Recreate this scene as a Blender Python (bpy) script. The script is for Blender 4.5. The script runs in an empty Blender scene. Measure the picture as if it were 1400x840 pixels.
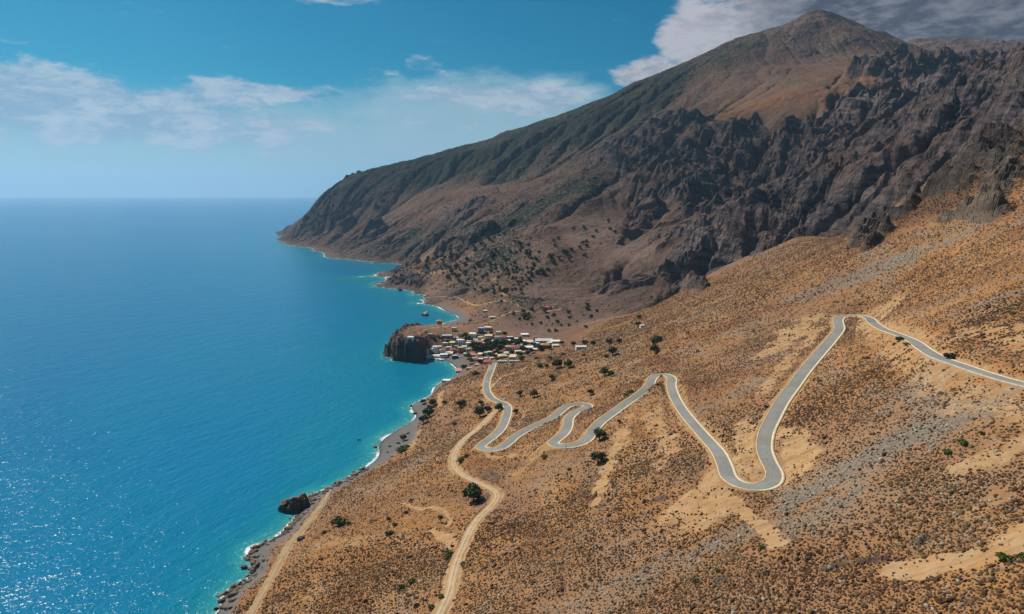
import bpy, math, random
import numpy as np
from math import radians, sin, cos, tan, pi
random.seed(7)
RNG = np.random.default_rng(11)
SC = bpy.context.scene
COL = SC.collection

# ------------------------------------------------------------------ survey of the place
# The drone hovers 230 m above the bay.  Bearings read from its camera are turned into
# world points (metres; x right, y ahead, z up, sea level z = 0).
H = 230.0
F = 900.0
PITCH = math.atan((420 - 266) / F)
SP, CP = sin(PITCH), cos(PITCH)

def ray(u, v):
    a = (u - 700) / F
    b = (420 - v) / F
    dy = b * SP + CP
    return a / dy, (b * CP - SP) / dy          # lateral and vertical slope per metre ahead

def at_y(u, v, y):
    X, T = ray(u, v)
    return np.array((X * y, y, H + T * y))

def at_z(u, v, z):
    X, T = ray(u, v)
    y = (z - H) / T
    return np.array((X * y, y, z))

# ------------------------------------------------------------------ noise
def _hash(ix, iy, seed):
    h = (ix.astype(np.uint32) * np.uint32(374761393) + iy.astype(np.uint32) * np.uint32(668265263)
         + np.uint32((seed * 2246822519) & 0xffffffff))
    h = (h ^ (h >> np.uint32(13))) * np.uint32(1274126177)
    h = h ^ (h >> np.uint32(16))
    return h

def perlin(x, y, seed=0):
    xi = np.floor(x); yi = np.floor(y)
    fx = (x - xi).astype(np.float32); fy = (y - yi).astype(np.float32)
    xi = xi.astype(np.int64); yi = yi.astype(np.int64)
    sx = fx * fx * fx * (fx * (fx * 6 - 15) + 10)
    sy = fy * fy * fy * (fy * (fy * 6 - 15) + 10)
    def g(ix, iy, dx, dy):
        a = _hash(ix, iy, seed).astype(np.float32) * np.float32(2 * pi / 4294967296.0)
        return np.cos(a) * dx + np.sin(a) * dy
    n00 = g(xi, yi, fx, fy); n10 = g(xi + 1, yi, fx - 1, fy)
    n01 = g(xi, yi + 1, fx, fy - 1); n11 = g(xi + 1, yi + 1, fx - 1, fy - 1)
    a = n00 + sx * (n10 - n00); b = n01 + sx * (n11 - n01)
    return (a + sy * (b - a)) * 1.5

def fbm(x, y, wl, octs, seed, gain=0.5, ridged=False):
    out = np.zeros(np.shape(x), np.float32); amp = 1.0
    for k in range(octs):
        n = perlin(x / wl, y / wl, seed + 17 * k)
        if ridged:
            n = 1 - 2 * np.abs(n)
        out += amp * n
        amp *= gain; wl *= 0.5
    return out

def smooth(a, b, x):
    t = np.clip((x - a) / (b - a), 0, 1)
    return t * t * (3 - 2 * t)

# ------------------------------------------------------------------ shoreline, near to far
SHORE = [(296, 842), (303, 826), (311, 807), (330, 798), (345, 786), (343, 773), (337, 759), (351, 745), (373, 737),
         (392, 723), (410, 699), (423, 678), (447, 668.5), (468, 659), (497, 641), (514, 629), (519, 618), (516, 609.5),
         (527.6, 597), (546.7, 585), (569, 571), (564, 563), (564, 553), (579, 546), (592, 540), (597, 527),
         (606, 521), (617, 518), (627.5, 511), (625.5, 505.5), (620, 500), (615, 496), (607, 493.5), (600, 491),
         (583, 491), (570, 492), (560, 493.5), (548, 493.4), (540, 492.5), (534, 489), (533, 479)]
SHORE_W = [at_z(u, v, 0) for u, v in SHORE]
# the back of the promontory is out of sight; it runs to the second cove
SHORE_W += [np.array((-186, 1020, 0.)), np.array((-150, 1110, 0.)), np.array((-112, 1190, 0.))]
SHORE2 = [(618, 439), (626.5, 437.5), (627.5, 434), (622, 430.5), (611, 427), (597, 417), (585, 405), (574.6, 399), (561, 394.8),
          (534, 392), (529, 377), (525, 374)]
SHORE_W += [at_z(u, v, 0) for u, v in SHORE2]
SHORE_W += [at_z(545, 369, 0) + np.array((25, 0, 0)), at_z(553, 362.5, 0)]
SHORE3 = [(536, 360), (515, 358), (493, 356), (470, 354.5), (448, 353), (442, 346), (425, 339), (402, 336), (390, 332), (384.5, 327)]
SHORE_W += [at_z(u, v, 0) for u, v in SHORE3]
SHORE_W = np.array(SHORE_W)
SHORE_W = np.vstack([SHORE_W, [[-1230, 4150, 0]], [[-900, 4700, 0]], [[-300, 5500, 0]]])

# ------------------------------------------------------------------ the asphalt road, village to the top
ROAD_UV = [(674.7, 497), (671.4, 506.7), (666.7, 518), (665, 529.5), (667.6, 539), (675, 546.7), (686.7, 551), (693.3, 556),
 (693.7, 564), (690.5, 575), (684.8, 586.7), (673, 598), (661, 606.7), (657, 612), (664.8, 615), (678, 614.6),
 (687.6, 611), (697, 603.8), (706.7, 595.5), (722, 587), (741, 578), (755, 571.6), (766.7, 562), (776.7, 555),
 (788, 552.5), (800, 553), (804.5, 555.5), (799, 559), (787, 563.5), (778, 572), (776, 583), (770.5, 593), (760, 601.7),
 (755.5, 606.5), (762, 609.8), (775, 610), (788, 608), (800.5, 602.5), (810, 590.5), (820, 578), (836.7, 565.5),
 (856.7, 551), (876.7, 537.5), (888, 526.7), (891.5, 518), (898, 513), (910, 512.8), (917.5, 517), (917.5, 527), (921, 540),
 (930, 557), (942, 573), (961, 595), (982, 619), (990.7, 637.6), (997.5, 654), (1013, 663.5), (1034, 666.5), (1054, 660.5),
 (1058.6, 648), (1050, 630.5), (1044.5, 613.8), (1047, 592.4), (1057, 571), (1070.5, 547), (1084.6, 528), (1098, 509.7),
 (1117, 487), (1137, 464), (1147.5, 449), (1145.5, 439), (1149, 433.5), (1162, 431.7), (1178, 432.3), (1188, 435.6),
 (1194, 442), (1208, 450.5), (1231, 459), (1249, 467), (1264, 478), (1286, 490), (1313, 499.5), (1343, 509.7),
 (1373, 518.9), (1400, 526), (1450, 538), (1540, 560), (1680, 596), (1880, 648)]
Z0, Z1 = 21.0, 171.0

def catmull(P, step):
    P = np.asarray(P, float)
    Q = np.vstack([2 * P[0] - P[1], P, 2 * P[-1] - P[-2]])
    out = []
    for i in range(1, len(Q) - 2):
        p0, p1, p2, p3 = Q[i - 1], Q[i], Q[i + 1], Q[i + 2]
        d1 = max(np.linalg.norm(p1 - p0), 1e-6) ** .5; d2 = max(np.linalg.norm(p2 - p1), 1e-6) ** .5; d3 = max(np.linalg.norm(p3 - p2), 1e-6) ** .5
        n = max(2, int(np.linalg.norm(p2 - p1) / step))
        m1 = (p1 - p0) / d1 - (p2 - p0) / (d1 + d2) + (p2 - p1) / d2
        m2 = (p2 - p1) / d2 - (p3 - p1) / (d2 + d3) + (p3 - p2) / d3
        m1 *= d2; m2 *= d2
        for t in np.linspace(0, 1, n, endpoint=False):
            h = t * t * (3 - 2 * t)
            out.append((2*t**3-3*t**2+1)*p1 + (t**3-2*t**2+t)*m1 + h*p2 + (t**3-t**2)*m2)
    out.append(P[-1])
    return np.array(out)

def resample(P, step):
    d = np.r_[0, np.cumsum(np.linalg.norm(np.diff(P, axis=0), axis=1))]
    n = max(2, int(d[-1] / step) + 1)
    s = np.linspace(0, d[-1], n)
    return np.stack([np.interp(s, d, P[:, k]) for k in range(P.shape[1])], 1)

def gsmooth(P, sig):
    k = int(3 * sig) + 1
    w = np.exp(-.5 * (np.arange(-k, k + 1) / sig) ** 2); w /= w.sum()
    Q = np.vstack([2 * P[0] - P[k:0:-1], P, 2 * P[-1] - P[-2:-k - 2:-1]])
    return np.stack([np.convolve(Q[:, j], w, 'valid') for j in range(P.shape[1])], 1)

zs = np.linspace(Z0, Z1, len(ROAD_UV))
for _ in range(25):                      # one steady grade from the village to the top
    P = np.array([at_z(u, v, z) for (u, v), z in zip(ROAD_UV, zs)])
    d = np.r_[0, np.cumsum(np.linalg.norm(np.diff(P[:, :2], axis=0), axis=1))]
    zs = .5 * zs + .5 * (Z0 + (Z1 - Z0) * d / d[-1])
ROAD_CTRL = P
ROAD = resample(catmull(P, 1.0), 1.0)
ROAD = resample(gsmooth(ROAD, 2.2), 1.0)

# ------------------------------------------------------------------ height control points
PLANE = lambda x, y: .384 * (x + 31) - .127 * (y - 280) + 52
CT = []                                   # world points
for p in SHORE_W: CT.append(p)
for i in range(0, len(ROAD_CTRL), 2): CT.append(ROAD_CTRL[i])
def Yc(*L):
    for u, v, y in L: CT.append(at_y(u, v, y))
def Zc(*L):
    for u, v, z in L: CT.append(at_z(u, v, z))
# near hillside, beyond the frame
for x, y in ((0, 60), (90, 60), (170, 60), (-90, 170), (-60, 90), (120, 110), (60, 160), (140, 180), (-20, 200), (60, 240)):
    CT.append(np.array((x, y, PLANE(x, y) + 14 * float(np.clip((x - 60) / 80, 0, 1)))))
CT += [np.array(p, float) for p in ((250, 130, 176), (320, 230, 205), (260, 60, 185), (420, 340, 252), (560, 440, 320), (700, 560, 400),
                                    (250, 300, 176), (330, 420, 200), (-190, 130, 5))]
# dirt track and coast strip
Zc((640, 600, 42), (622, 622, 43), (630, 650, 44), (683, 677, 47), (650, 730, 49), (625, 780, 52), (603, 838, 54))
Zc((352, 838, 13), (372, 795, 11), (398, 742, 8), (428, 703, 6), (448, 676, 4), (560, 602, 2.5), (590, 560, 4), (548, 624, 8),
   (500, 660, 10), (600, 545, 10), (606, 526, 13), (618, 524, 14), (640, 509, 12))
# promontory and village
Zc((566, 449, 30), (557, 456, 26), (549, 464, 22), (573, 447.5, 30), (590, 445, 25), (610, 444, 20), (580, 452, 27), (540, 474, 14), (601, 443, 20), (585, 461, 23), (575, 466, 23), (546, 469, 20), (556, 461, 25), (540, 483, 9), (548, 477, 15), (558, 476, 17), (568, 477, 16), (578, 480, 11), (590, 484, 4), (600, 472, 12),
   (600, 487, 3), (630, 489, 3.5), (620, 478, 7), (650, 470, 14), (700, 478, 17), (680, 455, 24), (740, 470, 22), (720, 490, 20), (660, 446, 25),
   (780, 470, 24), (620, 446, 17), (640, 497, 5), (700, 500, 26), (760, 485, 26))
# inside the upper bends
Yc((1158, 441, 487), (1168, 443, 485), (1180, 445, 472), (1165, 455, 460), (905, 521, 455), (912, 528, 446))
# upper edge of the near hillside
Yc((800, 471, 915), (835, 452, 960), (870, 433, 1000), (940, 395, 1060), (1000, 363, 1060), (1095, 325, 960), (1185, 312, 830), (1260, 255, 760),
   (1340, 205, 730), (1400, 172, 740), (1500, 120, 760))
# out of sight behind that edge
Yc((800, 455, 1010), (830, 440, 1070), (850, 438, 1110), (890, 428, 1150), (960, 399, 1190), (1020, 372, 1180), (1110, 345, 1110), (1210, 330, 1020), (1300, 265, 960), (1400, 205, 950), (1500, 160, 960))
# the dark spur beyond
Yc((1040, 345, 1290), (950, 385, 1270), (1130, 300, 1280), (1230, 230, 1230), (1330, 165, 1200), (1400, 130, 1180),
   (1400, 88, 1500), (1330, 112, 1500), (1250, 152, 1500), (1180, 205, 1480), (1100, 240, 1500), (1000, 290, 1480), (920, 335, 1420),
   (850, 385, 1350), (780, 425, 1230), (720, 440, 1130), (700, 452, 1040), (1500, 40, 1600))
Yc((1400, 112, 1680), (1330, 130, 1680), (1250, 175, 1680), (1180, 222, 1650), (1100, 254, 1640), (1000, 297, 1590))
# fan, groves and slopes behind the village
Yc((700, 400, 1250), (640, 420, 1290), (620, 408, 1400), (700, 360, 1520), (700, 320, 1800), (750, 290, 1900), (800, 250, 2100), (650, 330, 1900), (600, 350, 1950),
   (565, 366, 1900), (545, 377, 1880), (600, 380, 1650), (850, 300, 1800), (750, 350, 1500), (850, 340, 1560), (900, 300, 1650), (950, 250, 1900), (900, 230, 2200))
Yc((600, 300, 2550), (500, 310, 2850), (600, 250, 3000), (700, 240, 2900), (500, 272, 3200), (800, 200, 2900), (900, 150, 3000), (450, 300, 3250), (540, 320, 2600))
# cliffs and upland
Yc((950, 170, 2450), (1020, 165, 2400), (1080, 135, 2450), (1080, 190, 2250), (1150, 126, 2400), (1200, 124, 2350), (1150, 225, 1850), (1250, 110, 2350), (1300, 92, 2500),
   (1060, 265, 1750), (1000, 270, 1850), (1020, 130, 2700), (1120, 80, 3150), (1350, 95, 2700))
# skyline
Yc((384, 327, 3620), (400, 312, 3600), (425, 288, 3560), (440, 268, 3520), (455, 257, 3500), (480, 243, 3500), (540, 229, 3450), (600, 212, 3450), (660, 195, 3420),
   (720, 176, 3400), (765, 162, 3400), (800, 153, 3420), (850, 126, 3450), (900, 104, 3500), (950, 82, 3520), (1000, 60, 3550), (1060, 38, 3580), (1105, 22, 3600), (1125, 18, 3600),
   (1150, 27, 3600), (1200, 46, 3600), (1250, 66, 3550), (1300, 84, 3500))
# behind the skyline
Yc((440, 290, 4000), (520, 268, 4000), (600, 245, 4050), (720, 215, 4050), (850, 180, 4100), (1000, 120, 4200), (1120, 80, 4300), (1220, 85, 4200),
   (600, 275, 5200), (850, 250, 5300), (1050, 200, 5400))
Yc((1240, 60, 5000), (1300, 62, 5100), (1345, 61, 5100), (1400, 68, 5200), (1500, 84, 5200), (1300, 130, 6200), (1400, 140, 6200), (1560, 150, 6200), (1600, 90, 2000), (1600, 60, 1700))
# sea bed
for i in range(1, len(SHORE_W) - 1):
    t = SHORE_W[i + 1] - SHORE_W[i - 1]; t /= np.linalg.norm(t)
    n = np.array((-t[1], t[0], 0))
    dk = 1.9 if SHORE_W[i][1] < 520 else .8
    for dist, z in ((28, -4.5 * max(dk, 1.6)), (90, -12 * dk), (260, -28 * dk)):
        q = SHORE_W[i] + n * dist
        dd = np.min(np.linalg.norm(SHORE_W[:, :2] - q[:2], axis=1))
        if dd > dist * .8 and not (dist > 80 and i % 2):
            CT.append(np.array((q[0], q[1], z)))
CT += [np.array(p, float) for p in ((-480, 400, -50), (-330, 330, -38), (-230, 210, -45), (-330, 620, -45), (-600, 900, -55), (-420, 1300, -50), (-800, 1500, -60), (-500, 2000, -45), (-1500, 3000, -70), (-1800, 3700, -60), (-1900, 4800, -70), (-1300, 2500, -60), (-2200, 6500, -80))]
CT = np.array([p for p in CT if -1.7 < p[0] / p[1] < 1.95])

def to_dom(x, y):
    return np.asarray(x) / np.asarray(y), np.log(np.asarray(y))
_cx, _cl = to_dom(CT[:, 0], CT[:, 1])
_ct = (CT[:, 2] - H) / CT[:, 1]
LS = 0.8                                   # log-range weight
def _feat(X, L): return np.stack([np.ones_like(X), X, L], -1)
_C2 = .02 ** 2
_n = len(CT)
_D = np.sqrt((_cx[:, None] - _cx[None]) ** 2 + LS ** 2 * (_cl[:, None] - _cl[None]) ** 2 + _C2)
_A = np.zeros((_n + 3, _n + 3)); _A[:_n, :_n] = -_D + np.eye(_n) * 2e-3
_Pm = _feat(_cx, _cl); _A[:_n, _n:] = _Pm; _A[_n:, :_n] = _Pm.T
_W = np.linalg.solve(_A, np.r_[_ct, 0, 0, 0])
def base_T(X, L):
    X = np.asarray(X, np.float32); L = np.asarray(L, np.float32)
    out = np.zeros(X.shape, np.float32)
    for i in range(_n):
        out -= np.float32(_W[i]) * np.sqrt((X - np.float32(_cx[i])) ** 2 + np.float32(LS ** 2) * (L - np.float32(_cl[i])) ** 2 + np.float32(_C2))
    return out + np.float32(_W[_n]) + np.float32(_W[_n + 1]) * X + np.float32(_W[_n + 2]) * L

# coarse lattice of the bare relief
CX = np.linspace(-1.75, 1.9, 1180); CL = np.linspace(math.log(50), math.log(9000), 900)
_gx, _gl = np.meshgrid(CX, CL)
BT = base_T(_gx, _gl)
def bilin(G, gx0, dx, gl0, dl, X, L):
    a = np.clip((X - gx0) / dx, 0, G.shape[1] - 1.001); b = np.clip((L - gl0) / dl, 0, G.shape[0] - 1.001)
    i = a.astype(int); j = b.astype(int); fa = (a - i).astype(np.float32); fb = (b - j).astype(np.float32)
    return (G[j, i] * (1 - fa) * (1 - fb) + G[j, i + 1] * fa * (1 - fb) + G[j + 1, i] * (1 - fa) * fb + G[j + 1, i + 1] * fa * fb)
def bT(X, L):
    return bilin(BT, CX[0], CX[1] - CX[0], CL[0], CL[1] - CL[0], np.asarray(X, float), np.asarray(L, float))
def base_z(x, y):
    X, L = to_dom(x, y)
    return H + bT(X, L) * y

_lf = np.linspace(math.log(70), math.log(7000), 6000)
def pick(u, v):
    """first point of the bare relief (or the sea) met by a sight line"""
    X, T = ray(u, v)
    t = bT(np.full(_lf.shape, X), _lf)
    yy = np.exp(_lf)
    t = np.maximum(t, -H / yy)
    k = np.argmax(t >= T)
    if t[k] < T: k = len(t) - 1
    y = yy[k]
    return np.array((X * y, y, H + t[k] * y))
# ------------------------------------------------------------------ what covers the ground
# (u, v, rock, scrub, warm soil)
ATT = [(870, 215, .5, .35, .1), (1000, 230, 1, .1, .1), (1080, 200, 1, .1, .1), (1150, 200, 1, .05, .1), (1210, 165, 1, .05, .1), (940, 285, .75, .15, .15),
 (880, 262, .62, .1, .25), (900, 330, .8, .1, .1), (1000, 325, 1, .05, .1), (1100, 275, 1, .05, .1), (1300, 180, 1, .05, .08), (1380, 140, 1, .05, .05), (1250, 215, 1, .05, .08),
 (850, 395, .45, .1, .1), (950, 360, 1, .05, .1), (780, 435, .4, .25, .1), (720, 430, .25, .3, .15), (660, 438, .4, .25, .3), (740, 445, .25, .3, .15), (533, 388, .95, .1, .2), (560, 394, .8, .1, .2), (590, 408, .6, .1, .2), (545, 375, .1, .1, .5), (600, 330, .25, .6, .1), (480, 335, .38, .5, .12), (420, 310, .5, .5, .1),
 (440, 275, .3, .5, .1), (470, 300, .4, .35, .3), (540, 345, .32, .6, .1),
 (1020, 152, .03, .02, .55), (1090, 150, .05, .0, .5), (1080, 100, .06, .1, .35), (1150, 95, .12, .08, .4), (1220, 95, .5, .05, .5), (1120, 45, .05, .4, .2), (960, 130, .1, .3, .3), (1300, 75, .1, .3, .1),
 (820, 365, .05, .04, .15), (780, 400, .08, .06, .15), (905, 290, .28, .06, .15), (930, 250, .6, .1, .15), (800, 330, .06, .05, .15), (740, 385, .08, .12, .18), (840, 300, .1, .04, .15), (870, 350, .08, .04, .12), (700, 400, .05, .42, .2), (690, 350, .06, .5, .15), (640, 380, .08, .5, .2), (580, 380, .15, .42, .35), (720, 370, .05, .4, .15),
 (700, 265, .12, .25, .3), (620, 275, .12, .3, .35), (760, 255, .15, .35, .25), (640, 300, .2, .3, .3), (540, 290, .15, .25, .4), (700, 305, .22, .7, .1), (800, 255, .2, .6, .1),
 (600, 225, .04, .85, .1), (800, 172, .04, .85, .1), (500, 252, .03, .7, .1), (700, 207, .04, .85, .1), (900, 130, .05, .75, .1), (1000, 75, .05, .6, .15), (850, 190, .2, .5, .1), (760, 220, .12, .5, .2),
 (920, 190, .55, .2, .2), (1000, 185, .7, .1, .2), (600, 395, .2, .3, .5), (630, 425, .1, .15, .6), (570, 456, .2, .15, .55), (545, 484, .85, .1, .1), (556, 484, .85, .1, .1), (568, 481, .85, .1, .1), (582, 476, .8, .1, .1), (592, 472, .6, .1, .2), (538, 482, .85, .1, .1), (545, 470, .7, .1, .2), (556, 462, .1, .1, .4), (585, 452, .03, .1, .5), (605, 478, 0, 0, .6), (600, 452, .05, .05, .7), (650, 470, 0, .1, .6),
 (860, 440, .05, .03, .85), (900, 425, .06, .02, .7), (1000, 385, .1, .02, .7), (1100, 345, .1, .02, .7), (1150, 330, .15, .02, .8), (1250, 280, .15, .02, .85), (1340, 260, .1, .02, .9), (1340, 205, .9, .02, .2),
 (1385, 230, .1, .02, .9), (1300, 330, .05, 0, 1), (1200, 365, .05, 0, .95), (1100, 400, .04, 0, .95), (1300, 400, .02, 0, 1), (1000, 430, .03, 0, 1), (900, 480, .02, 0, 1), (800, 490, .02, 0, 1),
 (720, 500, .02, 0, 1), (800, 540, .02, 0, 1), (700, 580, .02, 0, 1), (900, 600, .02, 0, 1), (1000, 560, .02, 0, 1), (1200, 500, .02, 0, 1), (1300, 620, .02, 0, 1), (1100, 700, .02, 0, 1), (900, 760, .02, 0, 1),
 (700, 720, .03, 0, 1), (600, 620, .03, 0, 1), (560, 700, .03, 0, 1), (460, 740, .03, 0, 1), (420, 810, .03, 0, 1), (640, 530, .03, 0, 1), (1380, 560, .02, 0, 1), (1390, 800, .02, 0, 1), (640, 650, .06, 0, 1)]
_ap = np.array([pick(a[0], a[1]) for a in ATT]); _av = np.array([a[2:] for a in ATT])
_ax, _al = to_dom(_ap[:, 0], _ap[:, 1])
_num = np.zeros(_gx.shape + (3,)); _den = np.zeros(_gx.shape)
for i in range(len(ATT)):
    w = 1 / ((_gx - _ax[i]) ** 2 + .6 * (_gl - _al[i]) ** 2 + 2e-4) ** 1.7
    _num += w[..., None] * _av[i]; _den += w
ATTG = (_num / _den[..., None]).astype(np.float32)
def att(X, L):
    return [bilin(ATTG[..., k], CX[0], CX[1] - CX[0], CL[0], CL[1] - CL[0], X, L) for k in range(3)]

def poly_world(uv):
    return resample(catmull(np.array([pick(u, v) for u, v in uv]), 2.0), 2.0)

# ground tracks and strips: (kind, half width in metres, strength, sight points)
STRIPS = [
 ('bare', 17, .9, [(1112, 437), (1085, 455), (1060, 478)]), ('bare', 11, 1, [(985, 655), (955, 680), (930, 697)]), ('bare', 9, .95, [(1000, 662), (985, 690), (960, 705)]),
 ('bare', 8, 1, [(1078, 590), (1092, 620), (1085, 650)]), ('bare', 7, 1, [(1030, 655), (1020, 620), (1015, 580)]), ('bare', 5, .8, [(960, 580), (990, 610), (1010, 640)]),
 ('bare', 6, .8, [(1040, 540), (1080, 490), (1120, 450)]), ('bare', 14, .75, [(1310, 462), (1360, 455), (1420, 470)]), ('bare', 8, .7, [(1180, 445), (1230, 490), (1290, 530), (1340, 545)]),
 ('bare', 6, .75, [(1300, 650), (1350, 625), (1410, 600)]), ('bare', 8, .7, [(1310, 560), (1360, 555), (1410, 575)]), ('bare', 4, .9, [(1230, 780), (1290, 768), (1350, 762), (1420, 735)]), ('bare', 5, .6, [(1330, 705), (1370, 680), (1420, 655)]),
 ('bare', 4, .9, [(850, 590), (838, 620), (826, 655), (815, 690)]), ('bare', 5, .7, [(860, 570), (850, 595), (856, 610)]), ('bare', 3, .8, [(1000, 680), (1040, 720), (1062, 745)]),
 ('bare', 6, .7, [(730, 628), (715, 640), (700, 650)]), ('bare', 5, .6, [(720, 560), (700, 590), (690, 600)]), ('bare', 7, .8, [(900, 640), (920, 620), (900, 590), (895, 560)]),
 ('bare', 2.2, .9, [(672, 529.5), (686, 517), (707, 509.5), (724, 502), (741, 496)]), ('bare', 3, .8, [(655, 617), (672, 625), (700, 624)]),
 ('bare', 2, .9, [(541, 690), (575, 697), (600, 700), (616, 712), (612, 722)]), ('bare', 4, .9, [(590, 728), (610, 740), (618, 748)]), ('bare', 8, .55, [(450, 740), (490, 745), (520, 735)]),
 ('bare', 3, 1, [(604, 537), (601, 545), (601, 556)]), ('bare', 3.5, 1, [(575, 588), (566, 600), (562, 612)]), ('bare', 2, .9, [(573, 462), (574, 455), (590, 450), (615, 447), (628, 446)]),
 ('bare', 2.5, .9, [(655, 442), (690, 428), (740, 421), (770, 418)]), ('bare', 6, .8, [(675, 376), (684, 390), (690, 400)]), ('bare', 3, .8, [(560, 405), (620, 408), (660, 415), (710, 412)]), ('bare', 14, .7, [(548, 378), (580, 378), (610, 376)]),
 ('red', 11, 1, [(880, 500), (895, 490), (912, 503)]), ('red', 9, .7, [(1165, 425), (1190, 428), (1200, 418)]), ('red', 40, .8, [(1010, 160), (1060, 140), (1130, 130)]), ('red', 25, .8, [(1210, 95), (1240, 110), (1290, 100)]),
 ('red', 30, .5, [(1150, 350), (1230, 310), (1330, 270)]), ('red', 14, .5, [(640, 640), (700, 690), (720, 720)]), ('red', 25, .4, [(930, 470), (1010, 440), (1100, 400)]), ('red', 18, .45, [(990, 520), (960, 540), (940, 510)]),
 ('grey', 10, .95, [(1340, 560), (1262, 590), (1190, 625), (1130, 660), (1085, 690)]), ('grey', 9, .6, [(1085, 690), (1000, 735), (900, 780), (820, 830)]), ('grey', 8, .5, [(1200, 640), (1120, 700), (1060, 730)]),
 ('grey', 4.5, 1.9, [(1100, 412), (1150, 395), (1230, 362), (1335, 312)]), ('grey', 14, .75, [(1090, 405), (1160, 380), (1240, 350)]), ('grey', 3.5, .8, [(1240, 432), (1310, 405), (1400, 380)]), ('grey', 3.5, 1, [(1280, 440), (1340, 418), (1410, 395)]),
 ('grey', 12, .7, [(925, 442), (945, 438), (960, 432)]), ('grey', 11, .6, [(960, 560), (1000, 545), (1040, 520)]), ('grey', 2.5, .9, [(715, 518), (745, 510), (790, 494)]), ('grey', 8, .45, [(800, 640), (820, 700), (780, 740)]),
 ('grey', 9, .4, [(620, 690), (600, 680), (560, 690)]), ('grey', 10, .4, [(700, 540), (740, 530), (800, 525)]), ('grey', 20, .6, [(1240, 535), (1300, 560), (1330, 575)]), ('grey', 9, .5, [(1060, 430), (1000, 455), (930, 480)]),
]
DIRT_UV = [(681, 558.5), (677, 563), (672, 568), (655, 585), (633, 603), (622, 620), (620, 635), (628, 646.7), (650, 659), (671.7, 668), (681.7, 677), (674, 690), (655, 708), (641.7, 728),
           (631.7, 751.7), (625, 767), (618, 793), (615, 811), (601, 840), (585, 880)]
COAST_UV = [(452, 668), (442, 687), (424, 712), (400, 740), (388, 758), (374, 785), (360, 810), (342, 842), (322, 880)]
def drape_line(uv, step=1.0, sig=5):
    P = resample(catmull(np.array([pick(u, v) for u, v in uv]), step), step)
    return resample(gsmooth(P, sig), step)
DIRT = drape_line(DIRT_UV); COAST = drape_line(COAST_UV)

# distance rasters in plan, one metre and a half per cell
RX0, RX1, RY0, RY1, RS = -260., 350., 90., 860., 1.5
_rx = np.arange(RX0, RX1, RS); _ry = np.arange(RY0, RY1, RS)
def dist_raster(line, reach=62):
    D = np.full((len(_ry), len(_rx)), 999., np.float32); Z = np.zeros_like(D)
    for p in line[::2]:
        i0 = max(0, int((p[0] - reach - RX0) / RS)); i1 = min(len(_rx), int((p[0] + reach - RX0) / RS) + 1)
        j0 = max(0, int((p[1] - reach - RY0) / RS)); j1 = min(len(_ry), int((p[1] + reach - RY0) / RS) + 1)
        if i1 <= i0 or j1 <= j0: continue
        d = np.sqrt((_rx[None, i0:i1] - p[0]) ** 2 + (_ry[j0:j1, None] - p[1]) ** 2)
        s = D[j0:j1, i0:i1]; m = d < s
        s[m] = d[m]; Z[j0:j1, i0:i1][m] = p[2]
    return D, Z
RD = dist_raster(ROAD); DD = dist_raster(DIRT, 14); KD = dist_raster(COAST, 12)
def rs(R, x, y):
    ok = (x > RX0) & (x < RX1 - 2 * RS) & (y > RY0) & (y < RY1 - 2 * RS)
    d = np.full(x.shape, 999., np.float32); z = np.zeros(x.shape, np.float32)
    d[ok] = bilin(R[0], RX0, RS, RY0, RS, x[ok], y[ok]); z[ok] = bilin(R[1], RX0, RS, RY0, RS, x[ok], y[ok])
    return d, z

ROAD_HW = 4.1
def crag_line(uvr):
    """(u, v, radius in metres) along an outcrop, densified"""
    P = np.array([np.r_[pick(u, v)[:2], r] for u, v, r in uvr])
    return resample(P, 1.5 if max(q[2] for q in uvr) < 5 else 5.)
CRAGS = [crag_line(L) for L in ([(1250, 262, 7), (1285, 232, 14), (1318, 215, 22), (1345, 215, 28), (1366, 222, 24), (1378, 245, 13), (1366, 275, 14)], [(1330, 250, 16), (1300, 255, 12), (1270, 268, 7)],
                                [(1172, 336, 8), (1190, 315, 14), (1212, 302, 15), (1232, 296, 10), (1250, 275, 7)], [(1205, 325, 9), (1188, 340, 6)], [(935, 397, 8), (950, 394, 12), (962, 397, 6)], [(1290, 300, 5), (1330, 292, 6), (1366, 300, 7)])]
LEDGES = [crag_line(L) for L in ([(552, 669, 2), (585, 664, 3), (612, 657, 2.5), (640, 651, 2)], [(652, 654, 3), (668, 650, 4), (680, 655, 3)], [(748, 525, 2.5), (778, 522, 3), (803, 528, 2.5)], [(1120, 775, 1.2), (1175, 765, 1.6), (1225, 757, 1.2)], [(1260, 738, 1.2), (1330, 712, 1.5), (1390, 690, 1.2)],
          [(560, 688, 3), (585, 680, 3)], [(505, 716, 2.5), (525, 708, 3)], [(700, 640, 2), (720, 634, 2.5)], [(600, 585, 2), (640, 573, 2)], [(950, 448, 3), (985, 440, 3)], [(985, 800, 1.5), (1040, 785, 1.5)], [(1100, 620, 1.2), (1130, 612, 1.2)], [(880, 690, 1.5), (905, 684, 1.5)])]
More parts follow.
